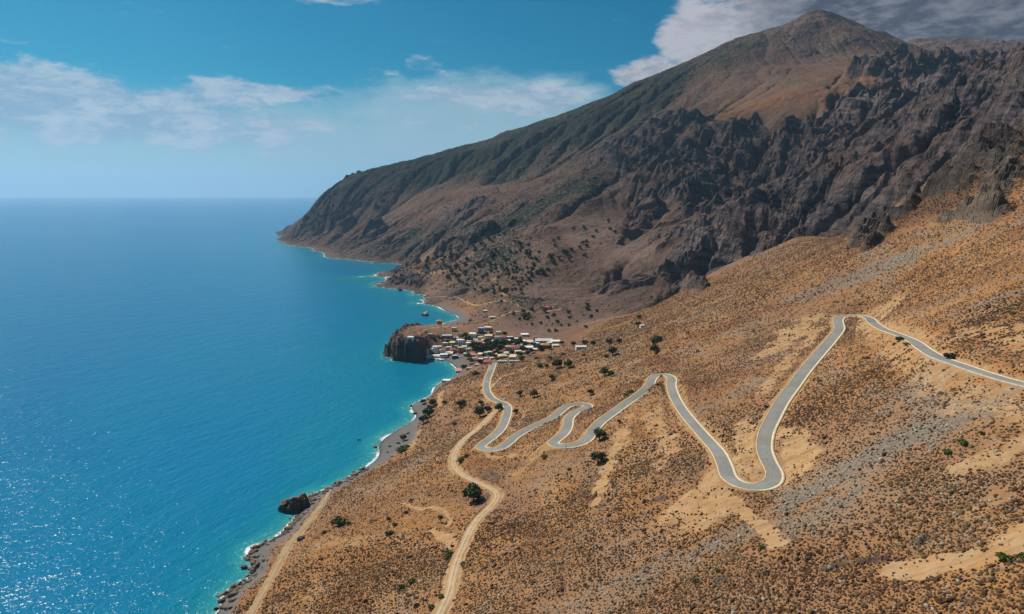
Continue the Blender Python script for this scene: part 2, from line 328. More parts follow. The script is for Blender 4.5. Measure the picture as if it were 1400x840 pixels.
def core(x, y):
    """ground height before running water and road builders touched it"""
    X, L = to_dom(x, y)
    pm = smooth(-.120, -.140, X) * smooth(865, 900, y) * (1 - smooth(2000, 2200, y))
    pw = np.where(pm > 0, pm, 0)
    X2, L2 = to_dom(x + pw * 9 * fbm(x, y, 24, 4, 451, .6), y + pw * 9 * fbm(x, y, 24, 4, 452, .6))
    z0 = (H + bT(X2, L2) * y).astype(np.float32)
    rock, veg, warm = att(X, L)
    far = smooth(850, 1400, y)
    wx = x + 14 * perlin(x / 90, y / 90, 71); wy = y + 14 * perlin(x / 90, y / 90, 72)
    # rills run down the slope
    ca, sa = -.94, .33
    al = wx * ca + wy * sa; ac = -wx * sa + wy * ca
    al2 = -(wx * .85 + wy * .3); ac2 = wx * .3 - wy * .85
    n_near = 1.5 * fbm(wx, wy, 70, 3, 1) + .9 * fbm(al / 3.2, ac, 22, 3, 5, ridged=True) + .35 * fbm(x, y, 9, 3, 9)
    n_far = 16 * fbm(wx, wy, 520, 2, 21) + 22 * (fbm(al2 / 2.6, ac2, 260, 4, 23, .52, True) - .4) + 4.5 * fbm(wx, wy, 60, 5, 27, .6)
    wob = 30 * perlin(x / 170, y / 170, 31)
    ribs = fbm((al2 + wob) / 2.0, ac2 + wob, 210, 4, 35, .55, True)
    patch = fbm(wx, wy, 260, 4, 36, .55)
    rk = smooth(.42, .74, rock + (.20 * (ribs - .55) + .34 * patch) * smooth(.02, .25, rock) * far + .3 * fbm(wx, wy, 40, 3, 39) * smooth(.03, .3, rock) * (1 - far))
    rock = rk
    crag = 34 * ribs + 24 * fbm(wx, wy, 230, 2, 33, .5, True) + 11 * fbm(wx + wob, wy - wob, 74, 6, 37, .58, True)
    n_rock = smooth(1020, 1320, y) * (crag - 22) + (1 - smooth(900, 1300, y)) * (5 - 2 * smooth(860, 890, y)) * (1 - .8 * (y < 850)) * (fbm(wx, wy, 36, 5, 41, .55, True) - .5)
    # the sea has cut bluffs into the promontory and the far points
    bl = smooth(-.128, -.146, X) * smooth(865, 900, y) * (1 - smooth(2000, 2200, y))
    rock = np.maximum(rock, bl * (1 - smooth(13, 22, z0 + 3 * fbm(x, y, 20, 3, 421))))
    rk = np.maximum(rk, bl * .9 * (1 - smooth(13, 22, z0)))
    k = rk
    cm = np.zeros(x.shape, np.float32)
    for P in CRAGS:
        m = (x > P[:, 0].min() - 20) & (x < P[:, 0].max() + 20) & (y > P[:, 1].min() - 20) & (y < P[:, 1].max() + 20)
        if m.any():
            dm = np.full(int(m.sum()), 1e6, np.float32)
            for q in P: dm = np.minimum(dm, ((x[m] - q[0]) ** 2 + (y[m] - q[1]) ** 2) / q[2] ** 2)
            cm[m] = np.maximum(cm[m], 1 - smooth(.1, 1.6, np.sqrt(dm) + .35 * fbm(x[m], y[m], 22, 3, 410)))
    lg = np.zeros(x.shape, np.float32)
    for P in LEDGES:
        m = (x > P[:, 0].min() - 8) & (x < P[:, 0].max() + 8) & (y > P[:, 1].min() - 8) & (y < P[:, 1].max() + 8)
        if m.any():
            dm = np.full(int(m.sum()), 1e6, np.float32)
            wob_ = 1.6 * fbm(x[m], y[m], 9, 3, 431)
            for q in P: dm = np.minimum(dm, ((x[m] - q[0] + wob_) ** 2 + (y[m] - q[1] - wob_) ** 2) / q[2] ** 2)
            lg[m] = np.maximum(lg[m], (1 - smooth(.3, 1.3, np.sqrt(dm))) * (.5 + .5 * smooth(-.2, .3, fbm(x[m], y[m], 12, 2, 433))))
    rock = np.maximum(np.maximum(rock, cm), lg); k = np.maximum(k, cm)
    rise = smooth(0, 26, z0)
    d, zr = rs(RD, x, y)
    n_near = n_near * (.25 + .75 * smooth(6, 45, d))
    z = z0 + (1 - k) * (n_near * (1 - far) + n_far * far * (.35 + .65 * smooth(.0, .3, rock + veg))) * rise + k * n_rock * (.12 + .88 * smooth(0, 60 * far + 14, z0)) * np.clip(.5 + y / 4500, 0, 1.0)
    z = z + bl * (7.5 + 3 * fbm(x, y, 40, 3, 420)) * smooth(.5, 6, z0) * (1 - smooth(12, 30, z0))
    z = z + lg * (.9 + 1.5 * np.abs(fbm(x, y, 5, 3, 435)))
    z = z + bl * k * (3 * (fbm(x, y, 26, 5, 437, .6, True) - .35) + 5 * np.abs(perlin(x / 15, y / 15, 438)) + 2.5 * np.abs(fbm(x, y, 6, 3, 439))) * smooth(1, 6, z0)
    z = z + cm * (5 + 20 * np.abs(fbm(wx, wy, 44, 2, 401, .45)) + 9 * np.abs(perlin(wx / 17, wy / 17, 404)) + 2.4 * np.abs(fbm(x, y, 7, 3, 406)))
    z = z + k * (1 - far) * rise * 1.2 * (fbm(x, y, 12, 4, 405, .6, True) - .4)
    soft = z0 + n_far * far * rise * .9 + k * 12 * (ribs - .5) * rise
    return z, z0, rock, veg, warm, far, k, soft

# running water carves the mountain: stream-power incision on a ten metre lattice
EX0, EX1, EY0, EY1, ES = -1500., 3000., 1050., 4350., 10.
_ex = np.arange(EX0, EX1, ES); _ey = np.arange(EY0, EY1, ES)
def erode():
    xx, yy = np.meshgrid(_ex, _ey); xx = xx.astype(np.float32); yy = yy.astype(np.float32)
    z, z0, rock, veg, warm, far, k, soft = core(xx.ravel(), yy.ravel())
    X_, L_ = to_dom(xx.ravel(), yy.ravel()); rock0 = att(X_, L_)[0]
    ny, nx = xx.shape; z = soft.astype(float).copy(); start = z.copy(); N = nx * ny
    kr = (.16 + .84 * smooth(.08, .42, np.maximum(rock0, .38 * veg))) * (1 - .3 * k)
    ii = np.arange(N).reshape(ny, nx)
    nb = []
    for dy in (-1, 0, 1):
        for dx in (-1, 0, 1):
            if dx or dy:
                j = np.full((ny, nx), -1)
                ys = slice(max(0, -dy), ny - max(0, dy)); xs = slice(max(0, -dx), nx - max(0, dx))
                j[ys, xs] = ii[max(0, dy):ny + min(0, dy), max(0, dx):nx + min(0, dx)]
                nb.append((j.ravel(), ES * math.hypot(dx, dy)))
    area = None
    for it in range(22):
        zz = z + RNGE[it] * (.8 if it < 6 else .15)
        best = np.zeros(N); rec = np.arange(N); dist = np.full(N, ES)
        for j, d in nb:
            sl = np.where(j >= 0, (zz - zz[np.maximum(j, 0)]) / d, -1)
            m = sl > best
            best[m] = sl[m]; rec[m] = j[m]; dist[m] = d
        rec[z <= 0] = np.where(z <= 0)[0]
        order = np.argsort(-zz, kind='stable')
        ar = [1.0] * N; rl = rec.tolist()
        for i in order.tolist():
            r = rl[i]
            if r != i: ar[r] += ar[i]
        area = np.array(ar)
        f = (.040 * kr * np.sqrt(np.minimum(area, 2500)) / dist * ES * 1.0).tolist()
        zl = z.tolist()
        for i in order[::-1].tolist():
            r = rl[i]
            if r != i and zl[i] > zl[r]:
                zl[i] = (zl[i] + f[i] * zl[r]) / (1 + f[i])
        z = np.array(zl)
        Z = z.reshape(ny, nx); lap = np.zeros_like(Z)          # soil creep, less on rock
        lap[1:-1, 1:-1] = Z[:-2, 1:-1] + Z[2:, 1:-1] + Z[1:-1, :-2] + Z[1:-1, 2:] - 4 * Z[1:-1, 1:-1]
        Z += np.clip(lap, -20, 20) * (.05 * (1 - .75 * k.reshape(ny, nx))); z = Z.ravel()
    edge = smooth(1050, 1200, yy) * (1 - smooth(4000, 4300, yy)) * smooth(-1500, -1400, xx)
    dz = (z - start).reshape(ny, nx) * edge
    return np.clip(dz, -130, 14).astype(np.float32), np.log10(area).reshape(ny, nx).astype(np.float32)
RNGE = [np.random.default_rng(100 + i).normal(size=len(_ex) * len(_ey)) for i in range(22)]
EDZ, EAR = erode()
print('erosion', EDZ.min(), EDZ.mean())

def relief(x, y):
    """finished ground height and cover at world points"""
    z, z0, rock, veg, warm, far, k, _ = core(x, y)
    d, zr = rs(RD, x, y)
    me_ = (y > EY0) & (y < EY1 - 2 * ES) & (x > EX0) & (x < EX1 - 2 * ES)
    dz = np.zeros(x.shape, np.float32); ar = np.zeros(x.shape, np.float32)
    # a little wander hides the lattice
    ox = 7 * perlin(x / 23, y / 23, 301); oy = 7 * perlin(x / 23, y / 23, 302)
    dz[me_] = bilin(EDZ, EX0, ES, EY0, ES, (x + ox)[me_], (y + oy)[me_]); ar[me_] = bilin(EAR, EX0, ES, EY0, ES, (x + ox)[me_], (y + oy)[me_])
    z = z + dz * smooth(0, 12, z0)
    # beds of rock stand as steps
    s = 9 + 41 * far
    hh = z + .3 * x - .15 * y + 30 * fbm(x, y, 230, 4, 51)
    fr = hh / s - np.floor(hh / s)
    z = z + k * (.5 - .28 * far) * s * (smooth(.5, .95, fr) - fr) * smooth(5, 30, z0)
    gully = smooth(1.2, 2.6, ar) * far
    veg = veg * (1 - .45 * gully); rock = rock * (1 - .85 * gully)
    # roads
    m = d < 58
    lo = zr - .92 * np.maximum(d - ROAD_HW - .6, 0) - .12; hi = zr + .95 * np.maximum(d - ROAD_HW - .6, 0) - .12
    zc = np.minimum(np.maximum(z, lo), hi)
    cut = np.where(m, np.clip(np.abs(zc - z) / 2.2, 0, 1), 0)
    z = np.where(m, zc, z)
    inroad = d < ROAD_HW + .4
    bare = np.maximum(cut * .8, 1 - smooth(3.6, 7.5, d))
    for R, hw in ((DD, 2.9), (KD, 2.2)):
        d2, z2 = rs(R, x, y)
        m2 = (d2 < 12) & ~inroad & (d > 8)
        lo = z2 - .7 * np.maximum(d2 - hw, 0) - .1; hi = z2 + .8 * np.maximum(d2 - hw, 0) - .1
        z = np.where(m2, np.minimum(np.maximum(z, lo), hi), z)
        bare = np.maximum(bare, (1 - smooth(hw, hw + 3, d2)) * (d2 < 12))
    return z, z0, rock, veg, warm, bare, d

# ------------------------------------------------------------------ terrain sheet
DEV = globals().get('DEV', 1.0)
def lin_pieces(pieces):
    out = []
    for a, b, n in pieces:
        out.append(np.linspace(math.log(a), math.log(b), max(3, int(n * DEV)), endpoint=False))
    return np.concatenate(out)
NXC = int(1350 * DEV)
GX = np.unique(np.concatenate([np.linspace(-.60, .86, int(NXC * .93)), np.linspace(.86, 1.12, int(NXC * .1)), np.linspace(1.12, 1.8, int(NXC * .07))]))
_gx_idx = np.arange(len(GX))
GL = lin_pieces(((85, 140, 60), (140, 300, 320), (300, 900, 430), (900, 1300, 200), (1300, 2600, 330), (2600, 3750, 170), (3750, 6800, 60)))
gx, gl = np.meshgrid(GX, GL)
wy = np.exp(gl); wx = gx * wy
TZ, TZ0, TR, TV, TW, TB, TD = relief(wx, wy)

def mesh_grid(name, co, keep_quads, nx, ny, attrs):
    idx = np.arange(nx * ny).reshape(ny, nx)
    q = np.stack([idx[:-1, :-1], idx[:-1, 1:], idx[1:, 1:], idx[1:, :-1]], -1).reshape(-1, 4)
    q = q[keep_quads.ravel()]
    used = np.zeros(nx * ny, bool); used[q.ravel()] = True
    rem = np.cumsum(used) - 1
    q = rem[q]; co = co.reshape(-1, 3)[used]
    return quick_mesh(name, co, q, {k: v.reshape(nx * ny, -1)[used] for k, v in attrs.items()})

def quick_mesh(name, co, faces, attrs=None, smooth_shade=True):
    me = bpy.data.meshes.new(name)
    n = faces.shape[1]
    me.vertices.add(len(co)); me.vertices.foreach_set('co', np.ascontiguousarray(co, np.float32).ravel())
    me.loops.add(faces.size); me.loops.foreach_set('vertex_index', np.ascontiguousarray(faces, np.int32).ravel())
    me.polygons.add(len(faces)); me.polygons.foreach_set('loop_start', np.arange(0, faces.size, n, dtype=np.int32))
    if smooth_shade: me.polygons.foreach_set('use_smooth', np.ones(len(faces), bool))
    for k, v in (attrs or {}).items():
        if v.shape[1] == 4:
            a = me.attributes.new(k, 'FLOAT_COLOR', 'POINT'); a.data.foreach_set('color', np.ascontiguousarray(v, np.float32).ravel())
        else:
            a = me.attributes.new(k, 'FLOAT', 'POINT'); a.data.foreach_set('value', np.ascontiguousarray(v, np.float32).ravel())
    me.update(calc_edges=True)
    return me

STRIPW = [(k, hw, s * (1.7 if hw <= 4 and k == 'bare' else 1), poly_world(uv)) for k, hw, s, uv in STRIPS]
def strip_cover(x, y, cover):
    edge = 1 + .75 * fbm(x, y, 17, 4, 61, .6)
    for kind, hw, s, P in STRIPW:
        r = hw * 2.2
        m = (x > P[:, 0].min() - r) & (x < P[:, 0].max() + r) & (y > P[:, 1].min() - r) & (y < P[:, 1].max() + r)
        if not m.any(): continue
        xx = x[m]; yy = y[m]; d = np.full(xx.shape, 1e6, np.float32)
        for p in P[::max(1, int(hw / 5))]:
            d = np.minimum(d, (xx - p[0]) ** 2 + (yy - p[1]) ** 2)
        d = np.sqrt(d)
        val = s * (1 - smooth(.45, 1.25, d / (hw * edge[m])))
        cover[kind][m] = np.maximum(cover[kind][m], val)
COVER = {'bare': TB.astype(np.float32).copy(), 'grey': np.zeros_like(TB, np.float32), 'red': np.zeros_like(TB, np.float32)}
strip_cover(wx, wy, COVER)
# shingle: low ground beside the water, out to the back of the beach
BEACH = ((1 - smooth(2.6, 6.5, TZ)) * (TR < .45) * (1 - smooth(1200, 1500, wy))).astype(np.float32)
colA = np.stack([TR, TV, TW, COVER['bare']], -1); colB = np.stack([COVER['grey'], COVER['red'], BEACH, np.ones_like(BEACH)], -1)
seabed = np.where((wy > 4300) & (gx < -.2), -20, TZ)
TZ = seabed.astype(np.float32)
kq = (np.maximum.reduce([TZ[:-1, :-1], TZ[1:, :-1], TZ[:-1, 1:], TZ[1:, 1:]]) > -9)
me = mesh_grid('hills', np.stack([wx, wy, TZ], -1), kq, len(GX), len(GL), {'colA': colA, 'colB': colB})
me.polygons.foreach_set('use_smooth', np.zeros(len(me.polygons), bool))
HILLS = bpy.data.objects.new('hills', me); COL.objects.link(HILLS); HILLS['kind'] = 'structure'

_gl_idx = np.arange(len(GL))
def ground(x, y):
    x = np.atleast_1d(np.asarray(x, float)); y = np.atleast_1d(np.asarray(y, float))
    X, L = to_dom(x, y)
    b = np.interp(L, GL, _gl_idx)
    return bilin(TZ, 0, 1, 0, 1, np.interp(X, GX, _gx_idx), b)
def gz(x, y): return float(ground(x, y)[0])
def sample(G, x, y):
    X, L = to_dom(x, y); b = np.interp(L, GL, _gl_idx)
    return bilin(G, 0, 1, 0, 1, np.interp(X, GX, _gx_idx), b)
_fl = np.linspace(math.log(90), math.log(6500), 5000); _fy = np.exp(_fl); _fb = np.interp(_fl, GL, _gl_idx)
def hit(u, v):
    """first ground point met by a sight line, on the finished terrain"""
    X, T = ray(u, v)
    z = bilin(TZ, 0, 1, 0, 1, np.full(_fl.shape, np.interp(X, GX, _gx_idx)), _fb)
    z = np.maximum(z, 0)
    k = int(np.argmax((z - H) / _fy >= T))
    if k == 0: k = len(_fl) - 1
    return np.array((X * _fy[k], _fy[k], z[k]))

# ------------------------------------------------------------------ sea
sx = np.unique(np.concatenate([np.linspace(-1.7, -.55, 40), np.linspace(-.55, .12, int(560 * DEV) + 20), np.linspace(.12, 1.3, 14)]))
sl = np.unique(np.concatenate([np.linspace(math.log(55), math.log(300), 60), np.linspace(math.log(300), math.log(1350), int(760 * DEV)), np.linspace(math.log(1350), math.log(4200), int(220 * DEV)), np.linspace(math.log(4200), math.log(46000), 30)]))
qx, ql = np.meshgrid(sx, sl); qy = np.exp(ql); qxx = qx * qy
inside = (qy > 86) & (qy < 6700) & (qx > -.60) & (qx < 1.75)
dep = np.full(qx.shape, 45., np.float32)
X_, L_ = to_dom(qxx, qy)
dep = np.where(qy < 8500, -(H + bT(X_, L_) * qy), 60.)
fine = -ground(qxx[inside], qy[inside]); dep[inside] = fine
dep = np.where((qx < -.75) & (dep < 20), 20, dep)
dep = np.where(qy > 4300, 60, dep)
me = mesh_grid('sea', np.stack([qxx, qy, np.zeros_like(qy)], -1), np.ones((len(sl) - 1, len(sx) - 1), bool), len(sx), len(sl), {'depth': dep.astype(np.float32)})
SEA = bpy.data.objects.new('sea', me); COL.objects.link(SEA); SEA['kind'] = 'structure'
# ------------------------------------------------------------------ materials
class G:
    """small node-graph builder"""
    def __init__(s, nt): s.nt = nt
    def n(s, typ, ins=None, **props):
        nd = s.nt.nodes.new(typ)
        for k, v in props.items(): setattr(nd, k, v)
        for k, v in (ins or {}).items():
            if isinstance(v, bpy.types.NodeSocket): s.nt.links.new(v, nd.inputs[k])
            elif v is not None: nd.inputs[k].default_value = v
        return nd
    def m(s, op, a, b=None, c=None, clamp=False):
        nd = s.n('ShaderNodeMath', {0: a, 1: b, 2: c}, operation=op); nd.use_clamp = clamp
        return nd.outputs[0]
    def vm(s, op, a, b=None):
        nd = s.n('ShaderNodeVectorMath', {0: a, 1: b}, operation=op)
        return nd.outputs[0]
    def mix(s, f, a, b, blend='MIX'):
        nd = s.nt.nodes.new('ShaderNodeMix'); nd.data_type = 'RGBA'; nd.blend_type = blend
        for i, v in ((0, f), (6, a), (7, b)):
            if isinstance(v, bpy.types.NodeSocket): s.nt.links.new(v, nd.inputs[i])
            else: nd.inputs[i].default_value = v if i == 0 else (tuple(v) + (1,) if len(v) == 3 else v)
        return nd.outputs[2]
    def ss(s, x, a, b):
        nd = s.n('ShaderNodeMapRange', {0: x, 1: a, 2: b, 3: 0., 4: 1.}, interpolation_type='SMOOTHSTEP')
        return nd.outputs[0]
    def noise(s, vec, scale, detail=4, rough=.55, dist=0):
        return s.n('ShaderNodeTexNoise', {'Vector': vec, 'Scale': scale, 'Detail': detail, 'Roughness': rough, 'Distortion': dist}).outputs[0]
    def vor(s, vec, scale, out='Distance', rnd=1.):
        return s.n('ShaderNodeTexVoronoi', {'Vector': vec, 'Scale': scale, 'Randomness': rnd}).outputs[out]

def new_mat(name):
    mt = bpy.data.materials.new(name); mt.use_nodes = True
    nt = mt.node_tree; nt.nodes.clear()
    g = G(nt)
    bs = g.n('ShaderNodeBsdfPrincipled'); out = g.n('ShaderNodeOutputMaterial')
    nt.links.new(bs.outputs[0], out.inputs[0])
    return mt, g, bs

def link(g, a, b): g.nt.links.new(a, b)

def plain(name, col, rough=.8, var=.18, scale=.8, spec=.3, metal=0., bump=0., island=False):
    """painted or natural surface with a little unevenness"""
    mt, g, bs = new_mat(name)
    tc = g.n('ShaderNodeTexCoord').outputs['Object']
    nz = g.noise(tc, scale, 5, .6)
    a = tuple(c * (1 - var) for c in col); b = tuple(min(1, c * (1 + var)) for c in col)
    c = g.mix(g.ss(nz, .3, .7), a, b)
    if island:
        r = g.n('ShaderNodeNewGeometry').outputs['Random Per Island']
        c = g.mix(g.m('MULTIPLY', r, .6), c, tuple(x * .45 for x in col))
    link(g, c, bs.inputs['Base Color'])
    bs.inputs['Roughness'].default_value = rough; bs.inputs['Specular IOR Level'].default_value = spec; bs.inputs['Metallic'].default_value = metal
    if bump:
        bp = g.n('ShaderNodeBump', {'Height': nz, 'Strength': .6, 'Distance': bump}); link(g, bp.outputs[0], bs.inputs['Normal'])
    return mt

def hills_mat():
    mt, g, bs = new_mat('hillside ground')
    pos = g.n('ShaderNodeNewGeometry').outputs['Position']
    A = g.n('ShaderNodeAttribute', attribute_name='colA'); B = g.n('ShaderNodeAttribute', attribute_name='colB')
    a = g.n('ShaderNodeSeparateColor', {0: A.outputs['Color']}).outputs; b = g.n('ShaderNodeSeparateColor', {0: B.outputs['Color']}).outputs
    rock, veg, warm, bare = a[0], a[1], a[2], A.outputs['Alpha']
    grey, red, beach = b[0], b[1], b[2]
    n200 = g.noise(pos, 1 / 160, 5, .55); n40 = g.noise(pos, 1 / 34, 5, .6, .4); n6 = g.noise(pos, 1 / 5.5, 4, .6); n1 = g.noise(pos, 1 / 1.3, 3, .6)
    v2 = g.vor(pos, 1 / 2.6); v08 = g.vor(pos, 1 / .9)
    # slope
    nz = g.n('ShaderNodeSeparateXYZ', {0: g.n('ShaderNodeNewGeometry').outputs['Normal']}).outputs[2]
    # warm soil with dry scrub between
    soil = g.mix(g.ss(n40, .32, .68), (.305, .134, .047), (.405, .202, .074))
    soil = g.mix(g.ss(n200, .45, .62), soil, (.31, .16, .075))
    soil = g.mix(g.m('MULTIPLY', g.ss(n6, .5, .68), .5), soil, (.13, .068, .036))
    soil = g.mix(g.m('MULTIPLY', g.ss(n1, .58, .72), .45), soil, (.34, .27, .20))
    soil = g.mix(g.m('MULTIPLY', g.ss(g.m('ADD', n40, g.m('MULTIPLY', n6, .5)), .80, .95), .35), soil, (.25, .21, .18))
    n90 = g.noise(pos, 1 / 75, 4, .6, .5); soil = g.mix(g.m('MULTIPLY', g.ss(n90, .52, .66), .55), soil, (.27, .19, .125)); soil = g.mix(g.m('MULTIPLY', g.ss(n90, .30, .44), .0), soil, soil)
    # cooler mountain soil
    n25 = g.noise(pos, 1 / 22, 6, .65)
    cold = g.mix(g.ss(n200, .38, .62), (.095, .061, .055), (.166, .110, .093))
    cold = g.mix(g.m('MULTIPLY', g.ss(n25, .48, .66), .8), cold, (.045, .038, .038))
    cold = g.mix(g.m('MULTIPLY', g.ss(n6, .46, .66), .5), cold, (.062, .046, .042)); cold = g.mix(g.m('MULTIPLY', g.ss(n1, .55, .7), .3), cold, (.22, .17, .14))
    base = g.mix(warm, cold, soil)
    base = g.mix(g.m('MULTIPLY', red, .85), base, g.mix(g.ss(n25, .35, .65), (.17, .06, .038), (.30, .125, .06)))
    # grey scree and loose stone
    gc = g.mix(g.ss(v08, .15, .55), (.33, .285, .235), (.15, .125, .10)); gc = g.mix(g.m('MULTIPLY', g.ss(n6, .5, .65), .5), gc, (.20, .16, .12))
    base = g.mix(g.m('MULTIPLY', g.ss(g.m('ADD', g.m('ADD', grey, g.m('MULTIPLY', g.m('SUBTRACT', n25, .5), 1.3)), g.m('MULTIPLY', g.m('SUBTRACT', n6, .5), .9)), .25, .95), .8), base, gc)
    # bare earth, rilled down the slope
    rr = g.n('ShaderNodeVectorRotate', {'Vector': pos, 'Angle': .34}, rotation_type='Z_AXIS').outputs[0]
    rill = g.noise(g.vm('MULTIPLY', rr, (1 / 22, 1 / 2.6, 1 / 22)), 1., 4, .6, .5)
    base = g.mix(g.m('MULTIPLY', g.m('MULTIPLY', g.ss(rill, .50, .66), warm), .35), base, (.20, .115, .06))
    bc = g.mix(g.ss(n6, .3, .7), (.40, .225, .10), (.50, .315, .155)); bc = g.mix(g.m('MULTIPLY', g.ss(n1, .55, .75), .4), bc, (.52, .38, .23)); bc = g.mix(g.m('MULTIPLY', g.ss(rill, .48, .64), .55), bc, (.30, .165, .075)); bc = g.mix(g.m('MULTIPLY', g.ss(n25, .5, .7), .4), bc, (.34, .24, .15))
    base = g.mix(g.m('MULTIPLY', g.ss(g.m('ADD', g.m('ADD', bare, g.m('MULTIPLY', g.m('SUBTRACT', n6, .5), .8)), g.m('MULTIPLY', g.m('SUBTRACT', n25, .5), .9)), .3, 1.), .85), base, bc)
    # rock
    wv = g.n('ShaderNodeSeparateXYZ', {0: pos}).outputs
    tilt = g.m('ADD', g.m('ADD', wv[2], g.m('MULTIPLY', wv[0], .18)), g.m('MULTIPLY', n40, 26.))
    bed = g.noise(g.n('ShaderNodeCombineXYZ', {0: g.m('MULTIPLY', wv[0], .01), 1: g.m('MULTIPLY', wv[1], .01), 2: g.m('MULTIPLY', tilt, .11)}).outputs[0], 1., 4, .6)
    rc = g.mix(g.ss(bed, .35, .65), (.074, .058, .061), (.178, .132, .118))
    rc = g.mix(g.m('MULTIPLY', g.ss(n200, .42, .62), .75), rc, (.165, .098, .072))
    rc = g.mix(g.m('MULTIPLY', g.ss(n6, .52, .7), .45), rc, (.05, .045, .047))
    rc = g.mix(g.m('MULTIPLY', warm, .75), rc, g.mix(g.ss(bed, .35, .65), (.060, .044, .032), (.150, .112, .080)))
    rf = g.ss(g.m('ADD', g.m('ADD', rock, g.m('MULTIPLY', g.m('SUBTRACT', n25, .5), .6)), g.m('MULTIPLY', g.m('SUBTRACT', .76, nz), 1.5)), .38, .62)
    rf = g.m('MULTIPLY', rf, g.m('SUBTRACT', 1., g.m('MULTIPLY', bare, .9)))
    base = g.mix(rf, base, rc)
    # dark evergreen scrub
    n12 = g.noise(pos, 1 / 10, 3, .65); vd = g.vor(pos, 1 / 13.)
    vf = g.ss(g.m('ADD', g.m('ADD', veg, g.m('MULTIPLY', g.m('SUBTRACT', n200, .5), 1.)), g.m('MULTIPLY', g.m('SUBTRACT', n12, .5), 1.7)), .5, .64)
    vf = g.m('MULTIPLY', vf, g.ss(veg, .02, .14))
    base = g.mix(g.m('MULTIPLY', vf, .9), base, g.mix(g.ss(n1, .4, .6), (.016, .026, .018), (.036, .046, .028)))
    # shingle
    sc_ = g.mix(g.ss(n1, .35, .65), (.26, .25, .24), (.36, .345, .325)); sc_ = g.mix(g.m('MULTIPLY', g.ss(v2, .1, .3), .3), (.08, .08, .08), sc_)
    base = g.mix(g.m('MULTIPLY', beach, .95), base, sc_)
    wet = g.m('SUBTRACT', 1., g.ss(wv[2], .1, .9))
    base = g.mix(g.m('MULTIPLY', wet, .6), base, (.06, .055, .05))
    link(g, base, bs.inputs['Base Color'])
    bs.inputs['Roughness'].default_value = .95; bs.inputs['Specular IOR Level'].default_value = .12
    h1 = g.m('ADD', g.m('ADD', g.m('MULTIPLY', n1, .35), g.m('MULTIPLY', n6, 1.1)), g.m('MULTIPLY', rill, -.9))
    h2 = g.m('ADD', g.m('MULTIPLY', n25, g.m('ADD', 2., g.m('MULTIPLY', rf, 9.))), g.m('MULTIPLY', bed, g.m('MULTIPLY', rf, 2.)))
    far = g.m('SUBTRACT', 1., warm)
    hh = g.m('ADD', h1, g.m('MULTIPLY', h2, far))
    bp = g.n('ShaderNodeBump', {'Height': hh, 'Strength': .8, 'Distance': 1.}); link(g, bp.outputs[0], bs.inputs['Normal'])
    return mt
HILLS.data.materials.append(hills_mat())

def sea_mat():
    mt, g, bs = new_mat('sea water')
    pos = g.n('ShaderNodeNewGeometry').outputs['Position']
    dep = g.n('ShaderNodeAttribute', attribute_name='depth').outputs['Fac']
    big = g.noise(g.vm('MULTIPLY', pos, (1 / 260, 1 / 420, 0)), 1., 4, .6)
    d2 = g.m('MULTIPLY', dep, g.m('ADD', .65, g.m('MULTIPLY', big, .7)))
    r = g.n('ShaderNodeValToRGB', {0: g.m('DIVIDE', d2, 60.)})
    el = r.color_ramp.elements
    stops = [(0, (.10, .26, .25)), (.03, (.02, .25, .28)), (.09, (.004, .185, .275)), (.22, (.002, .165, .30)), (.5, (.001, .162, .315)), (1, (.0005, .146, .305))]
    el[0].position, el[0].color = stops[0][0], stops[0][1] + (1,); el[1].position, el[1].color = stops[-1][0], stops[-1][1] + (1,)
    for p, c in stops[1:-1]:
        e = el.new(p); e.color = c + (1,)
    # surf at the water's edge
    f1 = g.noise(pos, 1 / 5., 5, .65, .6); f2 = g.noise(pos, 1 / 26., 3, .6)
    foam = g.m('SUBTRACT', 1., g.ss(g.m('ADD', dep, g.m('ADD', g.m('MULTIPLY', g.m('SUBTRACT', f1, .5), 2.2), g.m('MULTIPLY', g.m('SUBTRACT', f2, .47), 5.))), .1, .75))
    foam = g.m('MULTIPLY', foam, g.ss(f1, .28, .5))
    lace = g.m('MULTIPLY', g.m('SUBTRACT', 1., g.ss(dep, 1., 4.5)), g.ss(g.noise(pos, 1 / 3.5, 4, .6, 1.2), .60, .68))
    foam = g.m('MAXIMUM', foam, g.m('MULTIPLY', lace, .6))
    c = g.mix(g.m('MULTIPLY', foam, .95), r.outputs[0], (.82, .84, .84))
    link(g, c, bs.inputs['Base Color'])
    link(g, g.m('ADD', .19, g.m('MULTIPLY', foam, .6)), bs.inputs['Roughness'])
    bs.inputs['IOR'].default_value = 1.33; bs.inputs['Specular IOR Level'].default_value = .15
    rot = g.n('ShaderNodeVectorRotate', {'Vector': pos, 'Angle': .5}, rotation_type='Z_AXIS').outputs[0]
    w1 = g.noise(g.vm('MULTIPLY', rot, (1 / 26, 1 / 60, 0)), 1., 3, .5); w2 = g.noise(g.vm('MULTIPLY', rot, (1 / 5.5, 1 / 11, 0)), 1., 3, .55, .3); w3 = g.noise(g.vm('MULTIPLY', pos, (1 / 1.7, 1 / 2.4, 0)), 1., 2, .5)
    h = g.m('ADD', g.m('ADD', g.m('MULTIPLY', w1, 2.0), g.m('MULTIPLY', w2, 1.3)), g.m('MULTIPLY', w3, .42))
    bp = g.n('ShaderNodeBump', {'Height': h, 'Strength': 1., 'Distance': 1.}); link(g, bp.outputs[0], bs.inputs['Normal'])
    return mt
SEA.data.materials.append(sea_mat())

